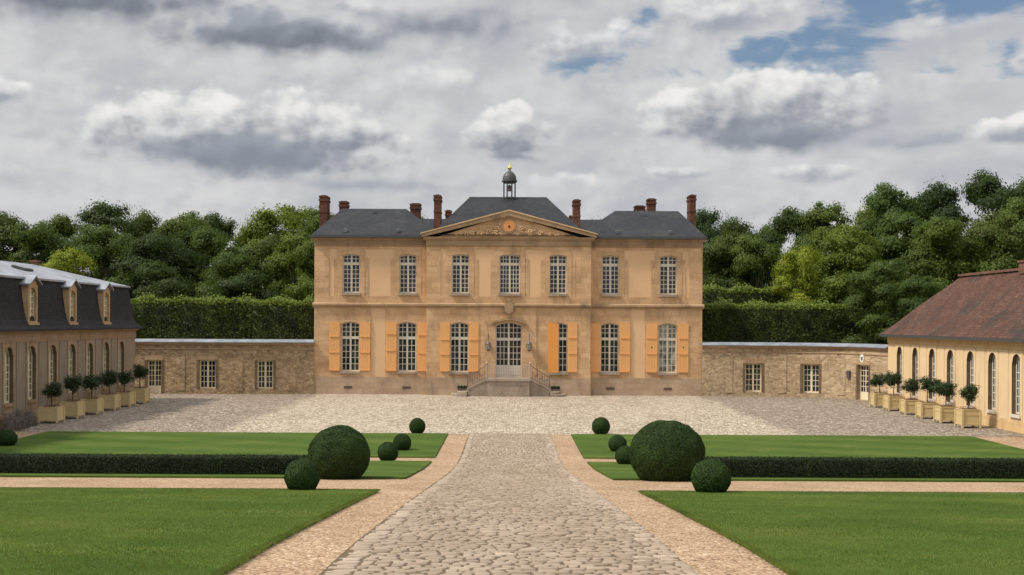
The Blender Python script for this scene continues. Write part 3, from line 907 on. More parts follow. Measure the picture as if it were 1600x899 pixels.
    m.prism([(u - .14, 5.50), (u + .14, 5.50), (u + .2, 6.0), (u - .2, 6.0)], -.28, -.08)
    m.prism([(u - .28, 5.95), (u, 5.75), (u + .28, 5.95), (u + .33, 6.35), (u + .18, 6.62), (u - .18, 6.62), (u - .33, 6.35)], -.36, -.03)
    m.prism(disc(.13, 6.78, 0, 0, 12) if False else [(u + .14 * math.cos(i * .6283), 6.78 + .15 * math.sin(i * .6283)) for i in range(10)], -.26, -.03)
    for s in (-1, 1): m.tube([(u + s * .3, -.2, 6.3), (u + s * .42, -.2, 6.12), (u + s * .36, -.2, 5.95), (u + s * .28, -.2, 6.02)], .045, 6)
    m.build('cartouche', M['stone_band'], root)
    # shutters: boarded leaves with three battens
    def shutter(a, b, z0, z1, n, mat, deep=0, batt=(.0, .36, .68), tilt=0.0):
        s = MB(c)
        nb = 4
        for i in range(nb):
            ua, ub = a + (b - a) * i / nb + .004, a + (b - a) * (i + 1) / nb - .004
            s.box(ua, ub, n - .045 - deep - tilt * i, n - .012 - deep - tilt * i, z0, z1)
        s.box(a + .005, b - .005, n - .018 - deep, n - .008 - deep + .002, z0 + .01, z1 - .01)
        o = s.build('shutter', mat, root)
        for q in batt:
            z = z0 + (z1 - z0) * q + .05
            MB(c).box(a + .02, b - .02, n - .085 - deep - tilt * 4, n - .046 - deep, z, z + .09).build('batten', mat, o)
        return o
    zs = (1.63, 5.14); sp = SB - .05
    shutter(fx(513), fx(529.5), *zs, sp, M['shutter']); shutter(fx(561), fx(577.5), *zs, sp, M['shutter'])
    shutter(fx(602), fx(618.5), *zs, sp, M['shutter'], batt=(.0, .40, .74)); shutter(fx(652), fx(666.5), *zs, sp, M['shutter'], batt=(.0, .35, .72))
    shutter(fx(688), fx(702.8), *zs, -.05, M['shutter'], batt=(.0, .33, .63)); shutter(fx(733), fx(748), *zs, -.05, M['shutter'], batt=(.0, .33, .63))
    q = shutter(fx(856), fx(872.6), *zs, -.05, M['shutter_deep'], .02, batt=()); q['label'] = 'deep orange shutter swung closed over half its window'
    shutter(fx(887.5), fx(902), *zs, -.05, M['shutter'], batt=(.0, .36, .68))
    shutter(fx(924), fx(939.5), *zs, sp, M['shutter'], batt=(.0, .36, .68)); shutter(fx(969.5), fx(985.6), *zs, sp, M['shutter'], batt=(.0, .36, .68))
    for e in ((1011, 1028.5), (1061, 1077.5)):
        q = shutter(fx(e[0]), fx(e[1]), *zs, sp, M['shutter'], batt=(.0, .36, .68))
        um = (fx(e[0]) + fx(e[1])) / 2
        MB(c).prism([(um + .045 * math.cos(i * .785), 3.45 + .07 * math.sin(i * .785)) for i in range(8)], sp - .052, sp - .044).build('peep_hole', M['dark'], q)
    # cellar vents
    for px, n in ((543, SB), (635, SB), (955, SB), (1045, SB)):
        v = MB(c); v.box(fx(px) - .30, fx(px) + .30, n - .112, n - .09, .40, .58); o = v.build('cellar_vent', M['jamb'], root)
        bars = MB(c)
        for i in range(6): bars.box(fx(px) - .25 + .1 * i - .02, fx(px) - .25 + .1 * i + .02, n - .125, n - .108, .40, .58)
        bars.build('grille', M['iron'], o)
    # lanterns either side of the door
    for px in (763.3, 827):
        u = fx(px); z = 3.45
        l = MB(c); l.tube([(u, -.06, z + .78), (u, -.22, z + .84), (u, -.30, z + .70), (u, -.30, z + .42)], .028, 6); l.tube([(u, -.06, z + .5), (u, -.07, z + .95)], .035, 6)
        l.lathe([(.03, z + .44), (.08, z + .36), (.20, z + .22), (.21, z + .19)], u, -.30, 8)
        l.lathe([(.13, z - .22), (.11, z - .27), (.03, z - .33)], u, -.30, 8)
        for i in range(6): l.tube([(u + .19 * math.cos(i * 1.047), -.30 + .19 * math.sin(i * 1.047), z + .2), (u + .13 * math.cos(i * 1.047), -.30 + .13 * math.sin(i * 1.047), z - .22)], .014, 4)
        o = l.build('wall_lantern', M['iron'], root)
        MB(c).lathe([(.165, z + .18), (.115, z - .21)], u, -.30, 6).build('lantern_glass', M['lamp_glass'], o)
    # roofs
    r = MB(c); e = 11.26
    hip(r, xl - .33, xc0 + 1.1, SB - .42, 12.4, e, fx(533) * 1.068, fx(631) * 1.068 + .1, 6.3, 13.78)
    r.box(xl - .33, xc0 + 1.1, SB - .42, 12.4, e - .05, e - .002); r.build('roof', M['slate'], root)
    r = MB(c); hip(r, xc1 - 1.1, xr + .33, SB - .42, 12.4, e, fx(963) * 1.068 - .1, fx(1060) * 1.068, 6.3, 13.72)
    r.box(xc1 - 1.1, xr + .33, SB - .42, 12.4, e - .05, e - .002); r.build('roof', M['slate'], root)
    r = MB(c); hip(r, fx(672), fx(918), -.1, 12.3, e + .1, fx(733) * 1.068, fx(853) * 1.068, 6.2, 14.72)
    r.build('roof', M['slate'], root)
    r = MB(c); hip(r, -9.4, 9.4, 2.0, 12.6, 11.0, -8.6, 8.6, 7.3, 13.12); r.build('link_roof', M['slate'], root)
    # lead flashings and little roof vents
    m = MB(c)
    for (px, py, n) in ((540, 360, .9), (622, 360, .9), (583, 337, 5.2), (965, 362, .9), (1048, 362, .9), (1003, 338, 5.0)):
        d_ = YF + n; ux, uz = at(px, py, d_)
        zr_ = e + (2.5) * (n + -.08) / 5.8 + .03
        m.prism_u([(n - .12, zr_ - .05), (n - .16, zr_ + .16), (n + .22, zr_ + .20)], ux - .12, ux + .12)
    m.build('roof_vent', M['lead'], root)
    # chimneys
    for px0, px1, py, yy, zb0, dp in ((498, 512, 306, 91.5, 10.9, 1.5), (529, 544, 315, 95.5, 11.5, .9), (640, 658, 318.5, 94, 12.0, .7), (677, 689.5, 305, 89.2, 11.5, 1.6),
                                 (695, 706, 329, 97, 11.5, .7), (895, 908, 312.5, 89.4, 11.5, 1.5), (889, 895, 337, 97, 11.5, .7), (991, 1009, 322, 96, 12, .7),
                                 (1011, 1026, 311, 95, 12, .9), (1077, 1088.5, 305, 91.5, 10.9, 1.5)):
        x0, zt_ = at(px0, py, yy); x1, _ = at(px1, py, yy)
        ch = MB(); q = .05
        ch.box(x0 + q, x1 - q, yy, yy + dp, zb0, zt_ - .40)
        ch.box(x0, x1, yy - q, yy + dp + q, zt_ - .40, zt_ - .24); ch.box(x0 + q, x1 - q, yy, yy + dp, zt_ - .24, zt_ - .12); ch.box(x0 + .01, x1 - .01, yy - q, yy + dp + q, zt_ - .12, zt_)
        if zt_ > 13.8 and dp > 1: ch.box(x0 + .02, x1 - .02, yy - .03, yy + dp + .03, zt_ - 1.25, zt_ - 1.15)
        k = ch.build('chimney', M['brick'], root)
        MB().box(x0 + .14, x1 - .14, yy + .12, yy + dp - .12, zt_ + .001, zt_ + .06).build('flue', M['dark'], k)
    # bell turret on the middle ridge
    tu, tn = fx(795) * 1.068, 6.2
    t0 = 14.33
    b_ = MB(c); b_.lathe([(.60, t0 - .5), (.56, t0 + .2), (.62, t0 + .24), (.62, t0 + .34), (.5, t0 + .38)], tu, tn, 8, R(22.5)); TB = b_.build('bell_turret', M['dark_metal'], root)
    pz0, pz1 = t0 + .37, t0 + 1.46
    for i in range(8):
        a_ = R(22.5 + 45 * i); MB(c).lathe([(.055, pz0), (.05, pz1)], tu + .46 * math.cos(a_), tn + .46 * math.sin(a_), 6).build('post', M['dark_metal'], TB)
    MB(c).lathe([(.48, pz1 - .02), (.50, pz1 + .04), (.60, pz1 + .08), (.60, pz1 + .16), (.54, pz1 + .18), (.53, pz1 + .32), (.49, pz1 + .5), (.40, pz1 + .68), (.26, pz1 + .83), (.10, pz1 + .92), (.06, pz1 + 1.0)], tu, tn, 16, R(22.5)).build('dome', M['dark_metal'], TB, smooth=False)
    MB(c).lathe([(.05, pz1 + .97), (.07, pz1 + 1.0), (.14, pz1 + 1.07), (.165, pz1 + 1.16), (.13, pz1 + 1.25), (.05, pz1 + 1.31), (.03, pz1 + 1.36), (.045, pz1 + 1.39), (.01, pz1 + 1.5)], tu, tn, 12).build('finial', M['gold'], TB, smooth=True)
    MB(c).lathe([(.04, pz0 + .95), (.10, pz0 + .9), (.15, pz0 + .72), (.18, pz0 + .55), (.25, pz0 + .47)], tu, tn, 12).build('bell', M['iron'], TB, smooth=True)
    # the perron: landing, two flights, railing
    xc = door.uc; hw = 1.52; L = 1.22; fr = -1.65
    st = MB(c)
    st.box(xc - hw + .06, xc + hw - .06, fr + .06, -.101, 0, L - .14)
    st.box(xc - hw - .03, xc + hw + .03, fr - .03, -.102, L - .139, L)
    PR = st.build('perron', M['perron'], root)
    for s in (-1, 1):
        for i in range(5):
            z1 = L - .17 * (i + 1); a_, b_ = xc + s * (hw + .035 + .29 * i), xc + s * (hw + .035 + .29 * (i + 1))
            MB(c).box(min(a_, b_), max(a_, b_), fr + .665, -.104, 0, z1).build('step', M['perron'], PR)
        # two spreading bottom steps with rounded noses
        for ue, ne, z1 in ((3.62, fr - .02, .33), (4.02, fr - .16, .165)):
            fl = MB(c); us = xc + s * (hw + 1.38); e_ = ue - hw - 1.38
            poly = [(us, -.105)] + [(us + s * e_ * math.sin(R(t_)) ** .7, -.105 + (ne + .105) * math.cos(R(t_)) ** .5) for t_ in (90, 80, 68, 55, 42, 30, 18, 8, 0)]
            base = [fl.pt((u_, n_, 0)) for u_, n_ in poly]; topv = [fl.pt((u_, n_, z1)) for u_, n_ in poly]
            fl.f.append(topv); kk = len(poly)
            for j in range(kk): fl.f.append([base[j], base[(j + 1) % kk], topv[(j + 1) % kk], topv[j]])
            fl.build('step', M['perron'], PR)
        wl = MB(c)
        p0, p1 = xc + s * (hw - .055), xc + s * (hw + .04 + 1.3)
        wl.prism([(p0, 0), (p1, 0), (p1, .44), (p0, L - .10)], fr + .42, fr + .66)
        wl.prism([(p0, L - .09), (p1, .45), (p1, .57), (p0, L + .03)], fr + .38, fr + .70)
        wl.build('stair_wall', M['perron'], PR)
        # sloping railing
        rr = MB(c); nn = fr + .54; q0 = xc + s * hw; q1 = p1
        rr.tube([(q0, nn, L + .95), (q1, nn, .57 + .78)], .028, 6); rr.tube([(q0, nn, L + .12), (q1, nn, .57 + .06)], .02, 6)
        rr.tube([(q1, nn, .56), (q1, nn, 1.42)], .035, 6)
        for i in range(1, 8):
            u_ = q0 + (q1 - q0) * i / 8; zz = L + (0.57 - L) * i / 8
            rr.tube([(u_, nn, zz + .1), (u_, nn, zz + .86)], .012, 4)
            ring = [(u_ + .065 * math.cos(t_ * .785), nn, zz + .35 + .16 * (i % 2) + .085 * math.sin(t_ * .785)) for t_ in range(9)]
            rr.tube(ring, .014, 4)
        rr.build('stair_railing', M['iron'], PR)
    rr = MB(c); nn = fr + .12
    rr.tube([(xc - hw, nn, L + .95), (xc + hw, nn, L + .95)], .026, 6); rr.tube([(xc - hw, nn, L + .1), (xc + hw, nn, L + .1)], .02, 6)
    for i in range(19):
        u_ = xc - hw + .04 + (2 * hw - .08) * i / 18
        rr.tube([(u_, nn, L + .1), (u_, nn, L + .93)], .011, 4)
        if i < 18:
            uu = u_ + hw / 18
            for zz in (.3, .52, .74): rr.tube([(uu + .06 * math.cos(t_ * .785), nn, L + zz + .085 * math.sin(t_ * .785)) for t_ in range(9)], .011, 4)
    rr.build('railing', M['iron_pale'], PR)
    for s in (-1, 1):
        MB(c).lathe([(.05, L), (.05, L + 1.02), (.08, L + 1.05), (.09, L + 1.12), (.03, L + 1.2)], xc + s * hw, nn, 8).build('newel_post', M['iron_pale'], PR)
chateau()

# ------------------------------------------------------------------ low connecting walls
def curve_frame(pts):
    """u runs along a smoothed polyline, n to the back of it"""
    P = [Vector((a, b, 0)) for a, b in pts]
    for _ in range(3):
        Q = [P[0]]
        for a, b in zip(P, P[1:]): Q += [a * .75 + b * .25, a * .25 + b * .75]
        P = Q + [P[-1]]
    L = [0.0]
    for a, b in zip(P, P[1:]): L.append(L[-1] + (b - a).length)
    def xf(u, n, z):
        i = 0
        while i < len(L) - 2 and L[i + 1] < u: i += 1
        seg = L[i + 1] - L[i]
        if seg < 1e-6: i = max(0, i - 1); seg = L[i + 1] - L[i]
        t = (u - L[i]) / seg
        def tang(j):
            a, b = P[max(0, j - 1)], P[min(len(P) - 1, j + 1)]
            return (b - a).normalized()
        d = (tang(i) * (1 - t) + tang(i + 1) * t).normalized()
        p = P[i] + (P[i + 1] - P[i]) * t
        nn = Vector((-d.y, d.x, 0))
        q = p + nn * n
        return (q.x, q.y, z)
    def find(px):
        best = min((abs(P[0].lerp(P[0], 0).x) * 0 + abs((xf(u * .05, 0, 0)[0] / xf(u * .05, 0, 0)[1]) * F - (px - 797)), u * .05) for u in range(int(L[-1] / .05)))
        return best[1]
    return xf, L[-1], find
def low_wall(pts, label, wins, door, zcap, loc, extra, rub='rubble'):
    xf, Lt, find = curve_frame(pts)
    root = thing('connecting_wall', label, 'stone wall', loc)
    ops = []
    for px, w_, zb, zt in wins: ops.append((Op(find(px), w_, zb, zt, .0), 'window'))
    ops.append((Op(find(door[0]), door[1], door[2], door[3], .0), 'door'))
    m = MB(xf); wall(m, 0, Lt, 0, zcap - .22, [o for o, k in ops], 0, .42, step=.6)
    m.build('wall', M[rub], root)
    # stone courses: base, cornice, lead cap
    us = [Lt * i / 40 for i in range(41)]
    def strip(prof, name, mat):
        s = MB(xf); rows = [[s.pt((u, n, z)) for n, z in prof] for u in us]; k = len(prof)
        for a, b in zip(rows, rows[1:]):
            for i in range(k): s.f.append([a[i], b[i], b[(i + 1) % k], a[(i + 1) % k]])
        s.f.append(rows[0]); s.f.append(rows[-1][::-1])
        return s.build(name, mat, root)
    z = zcap
    strip([(.02, z - .62), (-.05, z - .62), (-.05, z - .54), (.02, z - .54)], 'string_course', M['stone_band'])
    strip([(.02, z - .32), (-.06, z - .32), (-.14, z - .24), (-.18, z - .14), (.9, z - .14), (.9, z - .32)], 'cornice', M['stone_band'])
    strip([(-.24, z - .139), (-.24, z - .09), (.35, z + .10), (.9, z + .10), (.9, z - .139)], 'lead_capping', M['lead'])
    for o, k in ops:
        if k == 'window':
            window(root, xf, o, .22, 4, 5, 1, None, M['frame_cream'], M['glass'], sill_m=M['frame_cream'], sill_out=.06, fw=.085, mw=.04)
        else:
            w = window(root, xf, o, .22, 4 if o.w > .8 else 3, 5, 1, None, M['frame_cream'], M['glass'], name='door', sill=False, panel=.42, fw=.085, mw=.04, mull=.09)
            MB(xf).box(o.uc + .06, o.uc + .09, .16, .215, 1.0, 1.14).build('handle', M['iron'], w)
        b = .17
        MB(xf).box(o.u0 - b, o.u0 - .002, -.03, .02, o.zb, o.zt).build('stone_jamb', M['jamb'], root); MB(xf).box(o.u1 + .002, o.u1 + b, -.03, .02, o.zb, o.zt).build('stone_jamb', M['jamb'], root)  # dark strips paint the recess shade beside each opening
        MB(xf).box(o.u0 - b, o.u1 + b, -.031, .02, o.zt + .002, o.zt + .3).build('stone_lintel', M['stone_band'], root)
    # blind stone piers that mark the old openings
    for px in extra:
        u = find(px); s = MB(xf); s.box(u - .32, u + .32, -.03, .02, .25, z - .9); s.build('stone_pier', M[rub], root)
    return xf, find, root
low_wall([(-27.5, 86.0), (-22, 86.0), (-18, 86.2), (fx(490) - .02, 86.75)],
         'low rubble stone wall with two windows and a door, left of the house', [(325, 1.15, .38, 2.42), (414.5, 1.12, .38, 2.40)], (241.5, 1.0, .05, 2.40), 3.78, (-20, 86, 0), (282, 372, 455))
rxf, rfind, rroot = low_wall([(fx(1098) + .02, 86.75), (17, 86.7), (20.6, 86.2), (23.0, 84.6), (24.3, 82.4), (24.75, 79.45)],
         'low rubble stone wall curving forward on the right of the house', [(1177, 1.15, .32, 2.36), (1267.5, 1.15, .32, 2.36)], (1349.5, 1.15, .05, 2.42), 3.74, (20, 86, 0), (1138, 1222, 1315), 'rubble_pale')
u = rfind(1348)
pl = MB(rxf); pl.prism([(u + .19 * math.cos(i * .3927), 2.86 + .27 * math.sin(i * .3927)) for i in range(16)], -.075, -.035)
o = pl.build('wall_plaque', M['white'], loc=(24, 83, 2.8)); tag(o, 'white oval plaque with a dark crest above the right hand door', 'plaque')
cr = MB(rxf); cr.prism([(u - .10, 2.96), (u + .10, 2.96), (u + .09, 2.78), (u, 2.66), (u - .09, 2.78)], -.082, -.0755)
cr.build('crest', M['dark_metal'], o)
u = rfind(1327); lb = MB(rxf); lb.box(u - .13, u + .13, -.16, -.002, 1.45, 1.92); lb.prism_u([(-.19, 1.921), (0, 1.921), (0, 2.0)], u - .15, u + .15)
o = lb.build('letter_box', M['iron'], loc=(23.6, 84, 1.5)); tag(o, 'small dark letter box fixed beside the right hand door', 'letter box')
MB(rxf).box(u - .09, u + .09, -.166, -.159, 1.74, 1.77).build('slot', M['dark'], o)

# ------------------------------------------------------------------ side wings
XW = 24.6
def loft(mb, levels, u0, u1, w):
    """rings of a mansard: (inset from wall planes, z); u0/u1 along, w = depth"""
    rings = [[(u0 + i, i, z), (u1 - i, i, z), (u1 - i, w - i, z), (u0 + i, w - i, z)] for i, z in levels]
    for a, b in zip(rings, rings[1:]):
        for k in range(4): mb.face(a[k], a[(k + 1) % 4], b[(k + 1) % 4], b[k])
    return rings[-1]
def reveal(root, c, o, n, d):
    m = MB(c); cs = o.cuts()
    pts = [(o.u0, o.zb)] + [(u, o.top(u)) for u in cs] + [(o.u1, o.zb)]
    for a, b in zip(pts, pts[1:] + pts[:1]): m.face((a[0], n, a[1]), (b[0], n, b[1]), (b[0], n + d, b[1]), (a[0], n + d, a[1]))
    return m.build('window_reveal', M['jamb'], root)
def left_wing():
    root = thing('mansard_wing', 'long grey rendered side wing on the left with a slate mansard roof and dormers', 'side wing', (-XW, 66, 0))
    c = frame((-XW, 0, 0), (0, 1), (-1, 0))
    u0, u1, W = 44.0, 79.8, 9.8
    ys = [76.9 - 2.88 * i for i in range(11)]
    ops = [Op(y, 1.05, 1.10, 3.86, .50, True) for y in ys]
    m = MB(c); wall(m, u0, u1, 0, 4.62, ops, 0, 0)
    for a in (u0, u1): m.face((a, 0, 0), (a, W, 0), (a, W, 4.62), (a, 0, 4.62))
    m.face((u0, W, 0), (u1, W, 0), (u1, W, 4.62), (u0, W, 4.62))
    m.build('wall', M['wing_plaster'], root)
    for i, o in enumerate(ops):
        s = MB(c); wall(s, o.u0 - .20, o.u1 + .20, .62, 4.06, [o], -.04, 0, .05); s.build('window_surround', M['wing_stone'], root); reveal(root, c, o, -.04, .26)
        window(root, c, o, .15, 4, 6, 1, None, M['frame_cream'], M['glass'], fw=.075, mw=.045, sill_m=M['wing_stone'], sill_out=.26)
    for a, b in zip(ys, ys[1:]):
        MB(c).box(b + .98, a - .98, -.03, .01, .62, 4.06).build('render_panel', M['wing_plaster'], root)
    MB(c).box(u0, u1 + .05, -.07, .02, 0, .60).build('plinth', M['wing_stone'], root)
    MB(c).box(u0, u1 + .04, -.05, .02, 4.08, 4.52).build('frieze', M['wing_stone'], root)
    m = MB(c); m.prism_u([(.02, 4.52), (-.10, 4.52), (-.22, 4.64), (.02, 4.64)], u0, u1 + .2); m.build('cornice', M['wing_stone'], root)
    r = MB(c)
    loft(r, [(-.42, 4.66), (-.40, 4.74), (-.16, 4.92), (.02, 5.20), (.14, 5.7), (.24, 6.4), (.34, 7.36)], u0, u1, W)
    r.face((u0 - .42, -.42, 4.66), (u1 + .42, -.42, 4.66), (u1 + .42, W + .42, 4.66), (u0 - .42, W + .42, 4.66))
    r.build('mansard_roof', M['slate_side'], root, smooth=False)
    z = MB(c); i = .24
    hip2 = [(u0 + i, i, 7.40), (u1 - i, i, 7.40), (u1 - i, W - i, 7.40), (u0 + i, W - i, 7.40)]
    ra, rb = (u0 + 4, W / 2, 8.62), (u1 - 4.6, W / 2, 8.62)
    z.face(hip2[0], hip2[1], rb, ra); z.face(hip2[2], hip2[3], ra, rb); z.face(hip2[1], hip2[2], rb); z.face(hip2[3], hip2[0], ra)
    z.box(u0 + i, u1 - i, i, W - i, 7.30, 7.398)
    RF = z.build('zinc_roof', M['zinc'], root)
    for px in (86,):
        ux = 67.5; s = MB(c); nn = 2.1; zz = 7.40 + 1.22 * (nn - .24) / (W / 2 - .24)
        s.prism_u([(nn, zz + .02), (nn + .75, zz + .22), (nn + .75, zz + .34), (nn, zz + .14)], ux - .6, ux + .6); k = s.build('skylight', M['dark_metal'], RF)
        MB(c).prism_u([(nn + .07, zz + .165), (nn + .68, zz + .33), (nn + .68, zz + .345), (nn + .07, zz + .18)], ux - .53, ux + .53).build('glass', M['glass'], k)
    cm = MB(c); cm.box(75.6, 76.1, 4.85, 5.25, 7.6, 8.80); cm.box(75.55, 76.15, 4.8, 5.3, 8.80, 8.9); cm.build('chimney', M['brick_side'], RF)
    for y in (73.9, 68.2, 62.5, 56.8, 51.1):
        d = MB(c); o = Op(y, .86, 5.14, 6.86, .22)
        wall(d, y - .60, y + .60, 5.0, 7.0, [o], -.08, .22, 0)
        for a in (y - .60, y + .60): d.face((a, -.08, 5.0), (a, .9, 5.0), (a, .9, 7.0), (a, -.08, 7.0))
        d.face((y - .6, -.08, 7.0), (y + .6, -.08, 7.0), (y, -.08, 7.4))
        d.box(y - .68, y + .68, -.16, -.081, 4.94, 5.06)
        D = d.build('dormer', M['dormer_stone'], root)
        rr = MB(c)
        for s in (-1, 1): rr.prism([(y + s * .80, 6.98), (y, 7.42), (y, 7.50), (y + s * .80, 7.06)], -.26, 1.2)
        rr.build('dormer_roof', M['zinc'], D)
        f = MB(c); n = .06
        f.box(o.u0, o.u0 + .07, n, n + .06, o.zb, o.top(o.u0)); f.box(o.u1 - .07, o.u1, n, n + .06, o.zb, o.top(o.u1)); f.box(y - .05, y + .05, n - .005, n + .055, o.zb, o.zt - .02)
        for q in range(6): f.box(o.u0 + .06, o.u1 - .06, n + .01, n + .05, o.zb + q * .31, o.zb + q * .31 + .05)
        for q in (-.2, .2): f.box(y + q - .02, y + q + .02, n + .014, n + .046, o.zb, o.zt - .06)
        f.build('dormer_window', M['frame_cream'], D)
        g_ = MB(c); g_.face((o.u0, n + .04, o.zb), (o.u1, n + .04, o.zb), (o.u1, n + .04, o.zt), (o.u0, n + .04, o.zt)); g_.build('dormer_glass', M['glass'], D)
left_wing()
def right_wing():
    root = thing('tiled_wing', 'long pale ochre side wing on the right with a brown clay tile roof', 'side wing', (XW, 66, 0))
    c = frame((XW, 0, 0), (0, -1), (1, 0))
    u0, u1, W = -79.1, -44.0, 6.9
    ys = [-76.7 + 2.95 * i for i in range(11)]
    ops = [Op(y, 1.05, .86, 3.80, .5, True) for y in ys]
    m = MB(c); wall(m, u0, u1, 0, 4.5, ops, 0, 0)
    for a in (u0, u1): m.face((a, 0, 0), (a, W, 0), (a, W, 4.5), (a, 0, 4.5))
    m.face((u0, W, 0), (u1, W, 0), (u1, W, 4.5), (u0, W, 4.5))
    m.build('wall', M['right_plaster'], root)
    for o in ops:
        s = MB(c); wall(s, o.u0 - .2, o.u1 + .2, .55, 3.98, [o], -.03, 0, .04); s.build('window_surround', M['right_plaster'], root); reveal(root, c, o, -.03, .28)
        window(root, c, o, .18, 4, 6, 1, None, M['frame'], M['glass'], fw=.075, mw=.045, sill_m=M['frame'], sill_out=.3)
    for a, b in zip(ys, ys[1:]): MB(c).box(a + .98, b - .98, -.025, .01, .55, 3.98).build('render_panel', M['right_plaster'], root)
    MB(c).box(u0 - .05, u1, -.05, .02, 0, .54).build('plinth', M['right_stone'], root)
    MB(c).box(u0 - .04, u1, -.045, .02, 4.0, 4.40).build('frieze', M['right_stone'], root)
    m = MB(c); m.prism_u([(.02, 4.40), (-.10, 4.40), (-.2, 4.52), (.02, 4.52)], u0 - .2, u1); m.build('cornice', M['right_stone'], root)
    # tile roof, sagging a little between its rafters
    e, zr = 4.55, 8.32; ov = .45
    r = MB(c); nu, nn = 60, 8
    def sag(u, n): return .07 * math.sin(u * .55) * math.sin(n / 3.6 * math.pi) + .03 * math.sin(u * 1.7 + n)
    rid0 = u0 + W / 2 - .1
    for side in (0, 1):
        grid = []
        for i in range(nu + 1):
            row = []
            for j in range(nn + 1):
                t = j / nn
                ua = (u0 - ov) * (1 - t) + rid0 * t
                u = ua + (u1 - ua) * i / nu
                nloc = -ov + (W / 2 + ov) * t
                fl = .16 * (1 - t) ** 3
                z = e + (zr - e) * t + fl - .16 + (sag(u, nloc) if 0 < t < 1 else 0)
                row.append(r.pt((u, nloc if side == 0 else W - nloc, z)))
            grid.append(row)
        for i in range(nu):
            for j in range(nn): r.f.append([grid[i][j], grid[i + 1][j], grid[i + 1][j + 1], grid[i][j + 1]])
    for j in range(nn):
        t0, t1 = j / nn, (j + 1) / nn
        def P(t, sd):
            nloc = -ov + (W / 2 + ov) * t
            return ((u0 - ov) * (1 - t) + rid0 * t, nloc if sd == 0 else W - nloc, e + (zr - e) * t + .16 * (1 - t) ** 3 - .16)
        r.face(P(t0, 0), P(t0, 1), P(t1, 1), P(t1, 0))
    r.face((u0 - ov, -ov, e - .02), (u1, -ov, e - .02), (u1, W + ov, e - .02), (u0 - ov, W + ov, e - .02))
    RF = r.build('tile_roof', M['tile'], root)
    MB(c).box(u0 - ov, u1, -ov - .02, -ov + .06, e - .16, e - .005).build('eaves_board', M['dark_metal'], root)
    k = MB(c); k.prism([(rid0 - .1, zr - .12), (rid0 - .1, zr + .02), (u1, zr + .02), (u1, zr - .12)], W / 2 - .13, W / 2 + .13)
    k.build('ridge_tiles', M['brick_side'], RF)
    cm = MB(c); cm.box(-66.4, -65.2, W / 2 - .3, W / 2 + .3, 8.0, 8.6); cm.box(-66.46, -65.14, W / 2 - .36, W / 2 + .36, 8.6, 8.72); cm.build('chimney', M['brick_side'], RF)
right_wing()

# ------------------------------------------------------------------ planted tubs
def leaf_obj(name, P, Nn, size, mat, parent=None, loc=None, seed=1, aspect=.55, jitter=.6):
    V, Q, rn = leaf_cards(np.asarray(P), np.asarray(Nn), size, np.random.default_rng(seed), aspect, jitter)
    return link_mesh(name, np_mesh(name, V, Q, rn), mat, parent, loc)
def make_tub(seed):
    rng = np.random.default_rng(seed)
    root = thing('potted_tree', 'x', 'potted tree', (0, 0, 0), 'bay trees in square tubs along the wings')
    h = .45; t = MB()
    for s in (0, 1):
        t.box(-h + .04, h - .04, (-h if s == 0 else h - .04), (-h + .04 if s == 0 else h), .14, .84)
        t.box((-h if s == 0 else h - .04), (-h + .04 if s == 0 else h), -h + .041, h - .041, .14, .84)
    for s in (-1, 1):
        t.box(-h + .045, h - .045, s * h - (.015 if s < 0 else -.0), s * h + (.0 if s < 0 else .015), .60, .66); t.box(-h + .045, h - .045, s * h - (.02 if s < 0 else 0), s * h + (0 if s < 0 else .02), .15, .22)
        t.box(s * h - (.015 if s < 0 else 0), s * h + (0 if s < 0 else .015), -h + .045, h - .045, .60, .66); t.box(s * h - (.02 if s < 0 else 0), s * h + (0 if s < 0 else .02), -h + .045, h - .045, .15, .22)
        t.box(-h - .01, h + .01, s * (h - .03) - .05, s * (h - .03) + .05, .842, .885); t.box(s * (h - .03) - .05, s * (h - .03) + .05, -h + .085, h - .085, .8425, .884)
    T_ = t.build('tub', M['tub'], root)
    for sx in (-1, 1):
        for sy in (-1, 1):
            f = MB(); f.box(sx * h - .05, sx * h + .05, sy * h - .05, sy * h + .05, .04, .839); f.lathe([(.035, 0), (.06, .02), (.05, .04)], sx * h, sy * h, 8)
            f.build('corner_post', M['tub'], T_)
    MB().box(-h + .05, h - .05, -h + .05, h - .05, .5, .80).build('soil', M['soil'], T_)
    n = 500; P = np.stack([rng.uniform(-.38, .38, n), rng.uniform(-.38, .38, n), .80 + rng.uniform(0, .22, n) * rng.uniform(.2, 1, n)], 1)
    leaf_obj('bedding_plant', P, np.tile([0, 0, 1.0], (n, 1)), .035, M['flower'], root, seed=seed)
    MB().tube([(0, 0, .75), (.015, .01, 1.15), (-.01, 0, 1.6)], .035, 7, .022).build('trunk', M['bark'], root)
    Ps, Ns = [], []
    for i in range(38):
        d = rng.normal(0, 1, 3); d /= np.linalg.norm(d); c = d * rng.uniform(.12, .50) * np.array([1.1, 1.1, .84]) + np.array([0, 0, 1.74]); c[2] += .06 * abs(d[2])
        k = 92; e = rng.normal(0, 1, (k, 3)); e /= np.linalg.norm(e, axis=1)[:, None]
        Ps.append(c + e * np.abs(rng.normal(.13, .07, k))[:, None]); Ns.append(e)
    leaf_obj('crown', np.concatenate(Ps), np.concatenate(Ns), .05, M['leaf_bay'], root, seed=seed, aspect=.4, jitter=.5)
    return root
tubs = [make_tub(s) for s in (21, 22, 23)]
used = [False] * 3
ordinal = ['nearest', 'second', 'third', 'fourth', 'fifth', 'farthest']
tub_i = 0
